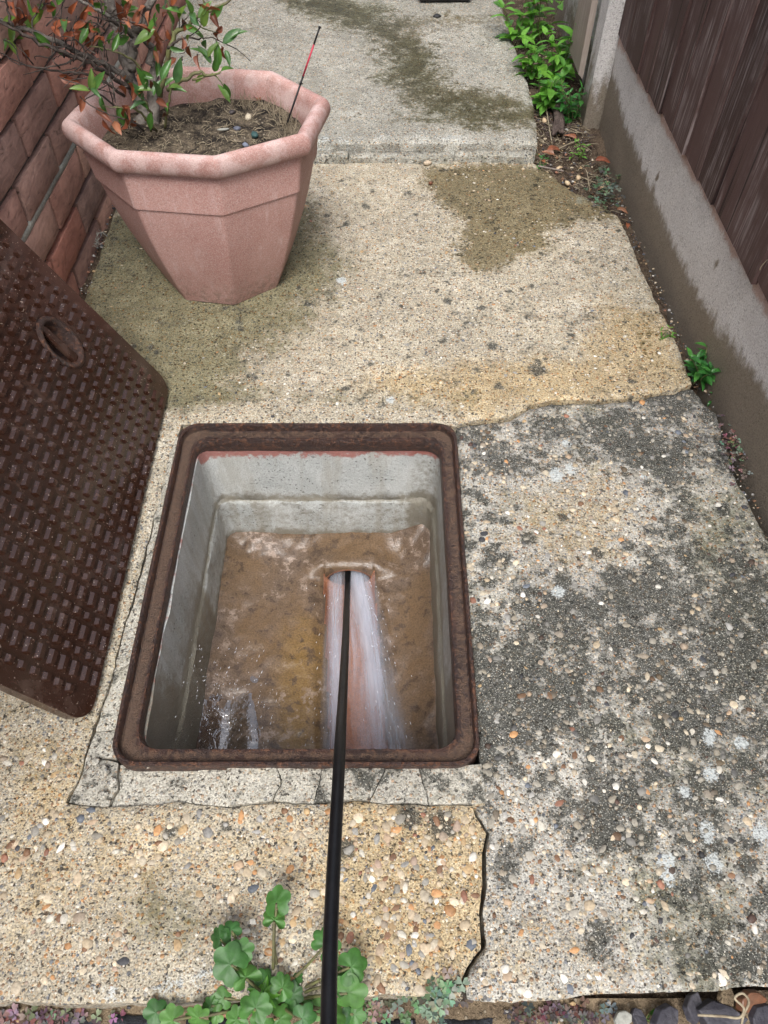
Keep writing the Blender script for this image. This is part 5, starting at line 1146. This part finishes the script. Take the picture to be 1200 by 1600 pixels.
leafy('green_weed', Vector((.535, 2.24, .0)), 8, wd, .12, 'dark green bushy weed pressed against the concrete post', None, .35, 5, .85)
leafy('green_weed', G3(1096, 592, -.015), 12, wd, .055, 'glossy green weed rosette in the gap between slab and gravel board', None, .7, 4, .95)
leafy('green_weed', G3(1118, 628, -.03), 3, wd, .03, 'small sprig below the glossy weed rosette', None, .6, 3, .6)
leafy('green_weed', G3(1040, 530, .0), 4, young, .02, 'tiny green seedling on the slab edge', None, .8, 2, .7)
leafy('green_weed', G3(902, 243, .0), 5, young, .03, 'small green weed among debris below the post', None, .7, 3, .9)
leafy('green_weed', G3(845, 262, .0), 3, wd, .02, 'dark two leaved seedling at the end of the step', None, .9, 2, .6)
leafy('green_weed', G3(1010, 1590, -.06), 2, young, .012, 'bright green seedling between the slates', None, .9, 2, .6)

def clover(name, pts, label, cols, s=(.0042, .007), zoff=.008):
    """trifoliate ground cover, one patch"""
    mb = MB(); C = []
    for (x, y, z) in pts:
        r_ = random.uniform(*s); a0 = random.uniform(0, 6.28); c = random.choice(cols); c = [q * random.uniform(.7, 1.3) for q in c]; tx, ty = random.gauss(0, .3), random.gauss(-.1, .3); zz = z + random.uniform(0, zoff)
        for k in range(3):
            a = a0 + k * 2.094; ca, sa = math.cos(a), math.sin(a); loc = [(0, 0, 0), (.75, -.62, .12), (1.35, -.5, .02), (1.12, 0, -.05), (1.35, .5, .02), (.75, .62, .12)]
            V = [(x + r_ * (u * ca - v * sa), y + r_ * (u * sa + v * ca), zz + r_ * (w_ + tx * (u * ca - v * sa) + ty * (u * sa + v * ca))) for u, v, w_ in loc]
            mb.add(V, [(0, 1, 2, 3), (0, 3, 4, 5)]); C += [(*c, 1)] * 6
    me = mb.mesh(name); me.attributes.new('col', 'FLOAT_COLOR', 'POINT').data.foreach_set('color', np.array(C, np.float32).ravel())
    return tag(link(name, me, M['clover']), label, 'clover', kind='stuff')
gg = [(.13, .19, .12), (.10, .15, .09), (.17, .22, .15)]; pp = [(.17, .09, .08), (.13, .08, .075), (.19, .14, .13), (.10, .09, .07)]
def scat(n, cx, cy, sx, sy, z): return [(*G(random.gauss(cx, sx), random.gauss(cy, sy), z), z) for _ in range(n)]
clover('clover_patch', scat(60, 668, 1562, 26, 16, -.03) + scat(25, 690, 1545, 14, 10, -.01), 'grey green clover patch at the joint of the two front slabs', gg + [(.09, .13, .075)], zoff=.02)
clover('clover_patch', scat(60, 590, 1580, 22, 12, -.055), 'small greyish purple clover patch right of the mallow', pp + gg[:1], (.003, .006))
clover('clover_patch', scat(70, 60, 1590, 50, 7, -.06), 'purple tinged clover under the slab edge at bottom left', pp + [(.2, .13, .17), (.14, .18, .13)], (.004, .007))
clover('clover_patch', scat(80, 880, 1585, 40, 8, -.06), 'dark red clover below the lichened slab', [(.10, .045, .045), (.08, .06, .055), (.10, .11, .10)], (.003, .006))
clover('clover_patch', scat(110, 1148, 700, 14, 26, -.006), 'grey green and brown clover beside the gravel board', gg + pp + pp, (.0028, .005), .02)
clover('clover_patch', scat(70, 945, 300, 14, 22, .0), 'dark green clover in the debris by the gravel board', [(.05, .09, .05), (.08, .13, .07), (.06, .07, .05)], (.004, .008), .02)
clover('clover_patch', scat(30, 1132, 635, 6, 12, -.02), 'sparse clover sprigs under the glossy weed', gg, (.003, .005), .01)

# ------------------------------------------------------------------ debris in the corner
def gz_right(x, y): return -.04 + .045 * float(sstep(2.0, 2.15, np.array(y))) + float(fbm(x, y, 3, 4, 14)) * .03 + .004
nm = MB(); nu, nv = 10, 7
for j in range(nv):
    for i in range(nu):
        a = 2 * math.pi * i / nu; b = -math.pi / 2 + math.pi * j / (nv - 1); nm.v.append((math.cos(a) * math.cos(b) * (1 + .08 * math.sin(3 * b)), math.sin(a) * math.cos(b) * .8, math.sin(b) * .8))
nm.f = grid_faces(nu, nv, True); nut_me = nm.mesh('nut_shell'); nut_me.materials.append(M['nut'])
nuts = [(846, 145, 'pale nut shell nearest the weeds'), (855, 170, 'pale nut shell beside the bark strip'), (849, 198, 'round pale nut shell at the slab edge under the weeds'), (827, 243, 'pale nut shell tucked at the end of the step'), (855, 259, 'pale nut shell in front of the two leaved seedling'), (876, 252, 'large pale nut shell in the middle of the debris'), (889, 276, 'yellowish nut shell at the front of the debris'), (945, 275, 'white nut shell against the gravel board foot'), (907, 262, 'split cream nut shell below the small weed'), (822, 100, 'tan nut shell under the leaning weed')]
for x, y, lb in nuts:
    p = G3(x, y, .0); o = bpy.data.objects.new('nut_shell', nut_me); COL.objects.link(o); z = max(gz_right(p.x, p.y), .004 if slabA.inside(np.array([p.x]), np.array([p.y]))[0] else -1); o.location = (p.x, p.y, z + .006); s_ = random.uniform(.007, .0095); o.scale = (s_ * 1.25, s_, s_); o.rotation_euler = (random.uniform(-.4, .4), random.uniform(-.4, .4), random.uniform(0, 6)); tag(o, lb, 'nut shell', 'nut shells in the debris')
p = G3(673, 286, .006); o = bpy.data.objects.new('acorn', nut_me.copy()); o.data.materials.clear(); o.data.materials.append(M['brownleaf']); COL.objects.link(o); o.location = p; o.scale = (.006, .0055, .006); tag(o, 'small brown nut lying alone on the damp slab', 'nut')
p = G3(683, 25, .046); o = bpy.data.objects.new('pebble', stone_meshes[2]); COL.objects.link(o); o.location = p; o.scale = (.017, .012, .008); o.color = (.02, .02, .022, 1); tag(o, 'flat black pebble on the far slab by the tray', 'pebble')
p = G3(655, 232, .0); o = bpy.data.objects.new('pebble', stone_meshes[5]); COL.objects.link(o); o.location = (p.x + .02, 2.022, .006); o.scale = (.016, .008, .007); o.color = (.45, .36, .26, 1); tag(o, 'cream pebble lying against the step', 'pebble')
sticks = [((835, 150), (868, 225), .018, 'broad strip of rotting bark lying along the slab edge'), ]
mb = MB(); a = G3(872, 135, .02); b = G3(872, 215, .01); nu, nv = 9, 20
for j in range(nv):
    for i in range(nu):
        t = j / (nv - 1); u = i / (nu - 1) - .5; c = a.lerp(b, t); wv = .045 * (1 - .35 * t); mb.v.append((c.x + u * wv + float(fbm(u * 4, t * 5, 5, 3)) * .008, c.y, c.z + .016 * math.cos(u * 3.0) + float(fbm(u * 14, t * 3, 6, 3)) * .014))
mb.f = grid_faces(nu, nv); o = mb.build('bark_strip', M['deadbark']); sm = o.modifiers.new('solid', 'SOLIDIFY'); sm.thickness = .006; tag(o, 'strip of rotting bark lying between the slab and the post', 'bark')
twg = [([(847, 140), (855, 200), (864, 232)], 'pale curved stem by the slab corner', 'straw', .0016), ([(862, 236), (885, 228), (905, 222)], 'white dry twig across the debris by the post', 'straw', .002), ([(840, 262), (860, 266), (880, 270)], 'grey twig lying at the front of the debris', 'oldwood', .0026), ([(905, 258), (922, 262), (936, 268)], 'cream dry twig below the small weed', 'straw', .0016), ([(905, 255), (915, 268), (925, 285)], 'thin tan stalk lying over the clover', 'straw', .001), ([(858, 70), (872, 85), (882, 92)], 'pale twig poking from the weeds', 'straw', .0014), ([(885, 160), (895, 175), (903, 190)], 'pale twig under the bushy weed', 'straw', .001)]
for pts, lb, mm, r_ in twg:
    P3 = []
    for x, y in pts: q = G3(x, y, .005); q.z = max(gz_right(q.x, q.y), 0 if q.y < 2.0 and q.x < .55 else -1) + .010; P3.append(q)
    mb = MB(); mb.tube(catmull(P3, 5), r_, 5); tag(mb.build('twig', M[mm]), lb, 'twig')
for x, y, mm, lb, s_ in ((854, 237, 'r', 'shiny russet dead leaf at the slab corner', .9), (929, 253, 'r', 'dark russet dead leaf leaning on the gravel board', .9), (866, 244, 'r', 'orange brown dead leaf beside the pale twig', .7), (900, 222, 'r', 'dusky red dead leaf at the foot of the post', .8), (852, 258, 'r', 'red leaf scrap in front of the step', .5), (963, 330, 'r', 'brown dead leaf in the gap by the clover', .7), (980, 352, 'r', 'red leaf scrap at the foot of the gravel board', .5), (148, 385, 'r', 'brown leaf scrap caught at the foot of the brick wall', .6)):
    q = G3(x, y, .005); q.z = max(gz_right(q.x, q.y), .002) + .008; o = place(random.choice(bayR), 'dead_leaf', None, q, (random.gauss(0, 1), random.gauss(0, 1), .3), (0, -.4, 1), s_); tag(o, lb, 'leaf', 'dead leaves in the debris')
def xy_r(): y = random.choice((random.uniform(1.75, 2.9), random.uniform(1.95, 2.3))); return random.uniform(.43, .585) + (.06 if y < 2.03 else 0), y
tag(strawmesh(420, xy_r, lambda x, y: gz_right(x, y), (.01, .04), (.0005, .0012), .25).build('plant_litter', M['straw']), 'dry straw and stalks in the corner by the post', 'straw', kind='stuff')
tag(strawmesh(380, xy_r, lambda x, y: gz_right(x, y), (.008, .03), (.0008, .0022), .25).build('plant_litter', M['deadbark']), 'dark rotting plant litter in the corner by the post', 'litter', kind='stuff')
def crumbs(name, n, fn, label, weights, rmin, rmax):
    mb = MB(); C = []
    wts = np.array(weights) / sum(weights)
    for k in range(n):
        x, y, z = fn(); r_ = rmin + (rmax - rmin) * random.random() ** 2; c = PAL[int(rng.choice(len(PAL), p=wts))]; q = rng.uniform(.6, 1.2, (12, 1)); v = ico * q * r_ * np.array((1, .8, .6)) + np.array((x, y, z)); mb.add(v.tolist(), icof.tolist()); C += [(*c, 1)] * 12
    me = mb.mesh(name, False); me.attributes.new('col', 'FLOAT_COLOR', 'POINT').data.foreach_set('color', np.array(C, np.float32).ravel()); return tag(link(name, me, M['stone']), label, 'grit', kind='stuff')
crumbs('grit', 350, lambda: (lambda x, y: (x, y, gz_right(x, y)))(*xy_r()), 'grit and crumbs in the corner soil', (1, 2, 1, .5, 1.5, 1, 2, 3, 2, 1), .002, .007)
crumbs('grit', 150, lambda: (lambda y: (random.uniform(-.705, -.682), y, .0 + random.uniform(-.006, .004)))(random.uniform(1.1, 2.1)), 'grit along the foot of the brick wall', (.3, 1, .4, .2, 2, 2, 3, 3, 1, .5), .0015, .006)
crumbs('grit', 260, lambda: (lambda y: (wallX(y) - random.uniform(.002, .022), y, -.018 + random.uniform(-.01, .006)))(random.uniform(.75, 1.98)), 'grit in the gap along the gravel board', (.4, 1, .6, .4, 2, 1, 3, 4, 1, .6), .0012, .0042)
crumbs('grit', 500, lambda: (random.uniform(-.55, .6), random.uniform(.0, .085), -.062 + random.uniform(-.006, .006)), 'grit on the front soil bed', (1, 2, 1, 1, 2, 2, 3, 3, 1, 1), .0015, .006)
# pale web-like roots at the wall foot, dry sprig at the fence foot
mb = MB(); q = G3(150, 372, .012)
for k in range(14): mb.tube(catmull([q + Vector((random.gauss(0, .012), random.gauss(0, .02), random.uniform(-.006, .008))) for _ in range(3)], 4), .0006, 3, False)
tag(mb.build('dry_roots', M['dpc']), 'tangle of pale dry roots at the foot of the brick wall', 'roots')
mb = MB(); yb = 1.17; q = Vector((wallX(yb) - .004, yb, ZT + .004))
for dy, dz, k in ((.012, .07, 0), (-.012, .04, 1)): mb.tube(catmull([q, q + Vector((-.006, dy * .5, dz * .5)), q + Vector((-.004, dy, dz))], 4), lerp_list([.0014, .0006], 9), 5, False)
tag(mb.build('dry_sprig', M['straw']), 'dry pale sprig growing where the fence meets the gravel board', 'twig')

# ------------------------------------------------------------------ black tray on the far slab
mb = MB(); q0 = G(655, 8, .042); q1 = G(735, 8, .042); x0, x1, y0 = q0[0], q1[0], q0[1] + .01; W_ = (x1 - x0)
def trough(f, z): return [(x0 - f, y0 - f, z), (x1 + f, y0 - f, z), (x1 + f, y0 + .16 + f, z), (x0 - f, y0 + .16 + f, z)]
tray = thing('plant_tray', (x0, y0, .05), 'black plastic plant trough at the top edge of the far slab', 'plant trough')
mb.v = trough(0, .05) + trough(.012, .15) + trough(.02, .152) + trough(.02, .162) + trough(.008, .162) + trough(-.004, .06); mb.f = grid_faces(4, 6, True) + [(3, 2, 1, 0), (20, 21, 22, 23)]
o = mb.build('trough', M['black_plastic'], tray, False); bv = o.modifiers.new('b', 'BEVEL'); bv.width = .004; bv.segments = 2
for sx in (x0 + .015, x1 - .015):
    mb = MB(); mb.box(sx - .008, sx + .008, y0 + .01, y0 + .15, .040, .0515); mb.build('foot', M['black_plastic'], tray, False)

# ------------------------------------------------------------------ front bed: pavers, slates, twig
def paver(px0, px1, y0, y1, label):
    a = G(px0, 1596, -.055); b = G(px1, 1596, -.055); mb = MB(); nx = 12; ny = 12
    for j in range(ny):
        for i in range(nx):
            u = i / (nx - 1); v = j / (ny - 1); e = min(i, nx - 1 - i, j, ny - 1 - j); x = a[0] + (b[0] - a[0]) * u; y = y0 + (y1 - y0) * v; mb.v.append((x + float(fbm(x, y, 2, 2, 60)) * .004, y + float(fbm(x, y, 7, 2, 60)) * .004, -.055 - (.005 if e == 0 else 0) + float(fbm(x, y, 8, 3, 90)) * .004))
    mb.f = grid_faces(nx, ny); o = mb.build('paver', M['paver']); sm = o.modifiers.new('s', 'SOLIDIFY'); sm.thickness = .045; sm.offset = -1; tag(o, label, 'paver', 'blue black pavers along the front')
paver(75, 148, -.10, .071, 'leftmost blue black paver in the front row'); paver(172, 262, -.10, .072, 'blue black paver left of the mallow'); paver(290, 385, -.10, .068, 'blue black paver beneath the mallow'); paver(570, 650, -.10, .067, 'blue black paver under the purple clover'); paver(688, 770, -.10, .068, 'blue black paver below the joint of the two front slabs'); paver(790, 905, -.10, .055, 'rightmost blue black paver, before the slates')
soil_field('sand_joint', -.55, .42, -.3, .09, lambda x, y: -.0615 + fbm(x, y, 25, 4, 30) * .012, .009, M['sand'], 'sandy bedding between the front pavers')
def slate(px, py, s_, rz, tilt, label, mat='slate', z=-.045):
    q = G3(px, py, z); mb = MB(); n = 7; r_ = np.random.default_rng(int(px)); rr = r_.uniform(.7, 1.15, n); top = [(s_ * rr[k] * math.cos(2 * math.pi * k / n), s_ * .7 * rr[k] * math.sin(2 * math.pi * k / n), s_ * .22 + r_.uniform(-.1, .1) * s_) for k in range(n)]
    bot = [(x * 1.1, y * 1.1, -s_ * .3) for x, y, zz in top]; mb.v = top + bot; mb.f = [tuple(range(n))] + [(k, k + n, (k + 1) % n + n, (k + 1) % n) for k in range(n)]
    o = mb.build('slate_chip', M[mat], None, False); bv = o.modifiers.new('b', 'BEVEL'); bv.width = .0015; bv.segments = 2; o.location = q; o.rotation_euler = (tilt, tilt * .5, rz); return tag(o, label, 'stone', 'slates and stones in the front bed')
slate(1042, 1592, .022, .6, .5, 'pointed purple grey slate at the bottom edge'); slate(1125, 1592, .030, 0, .15, 'flat dark slate beneath the dry tendril'); slate(1085, 1575, .018, 1.2, .3, 'small dark slate under the slab edge'); slate(1000, 1592, .014, 2, .2, 'thin dark slate beside the rounded pebble'); slate(1190, 1590, .02, .3, .4, 'dark slate at the bottom right corner')
slate(974, 1592, .012, .4, .1, 'rounded greenish grey pebble at the bottom edge', 'dpc'); slate(1135, 1560, .015, 1, .3, 'buff broken stone tucked under the slab edge', 'sand'); slate(1175, 1565, .02, .2, .4, 'pinkish brown broken stone beside the tendril', 'clay'); slate(1170, 1594, .011, 1.3, .2, 'cream stone under the dry tendril', 'sand')
mb = MB(); q = lambda x, y, z: G3(x, y, z); mb.tube(catmull([q(1090, 1586, -.02), q(1130, 1588, -.015), q(1155, 1590, -.012), q(1162, 1575, -.008), q(1148, 1560, -.005), q(1160, 1552, -.004), q(1170, 1565, -.008), q(1162, 1585, -.012), q(1158, 1602, -.02)], 6), .0016, 6)
tag(mb.build('dry_tendril', M['straw']), 'curled dry straw coloured tendril at the bottom right', 'twig')
for o in list(bpy.data.objects):
    if '_world' in o: del o['_world']
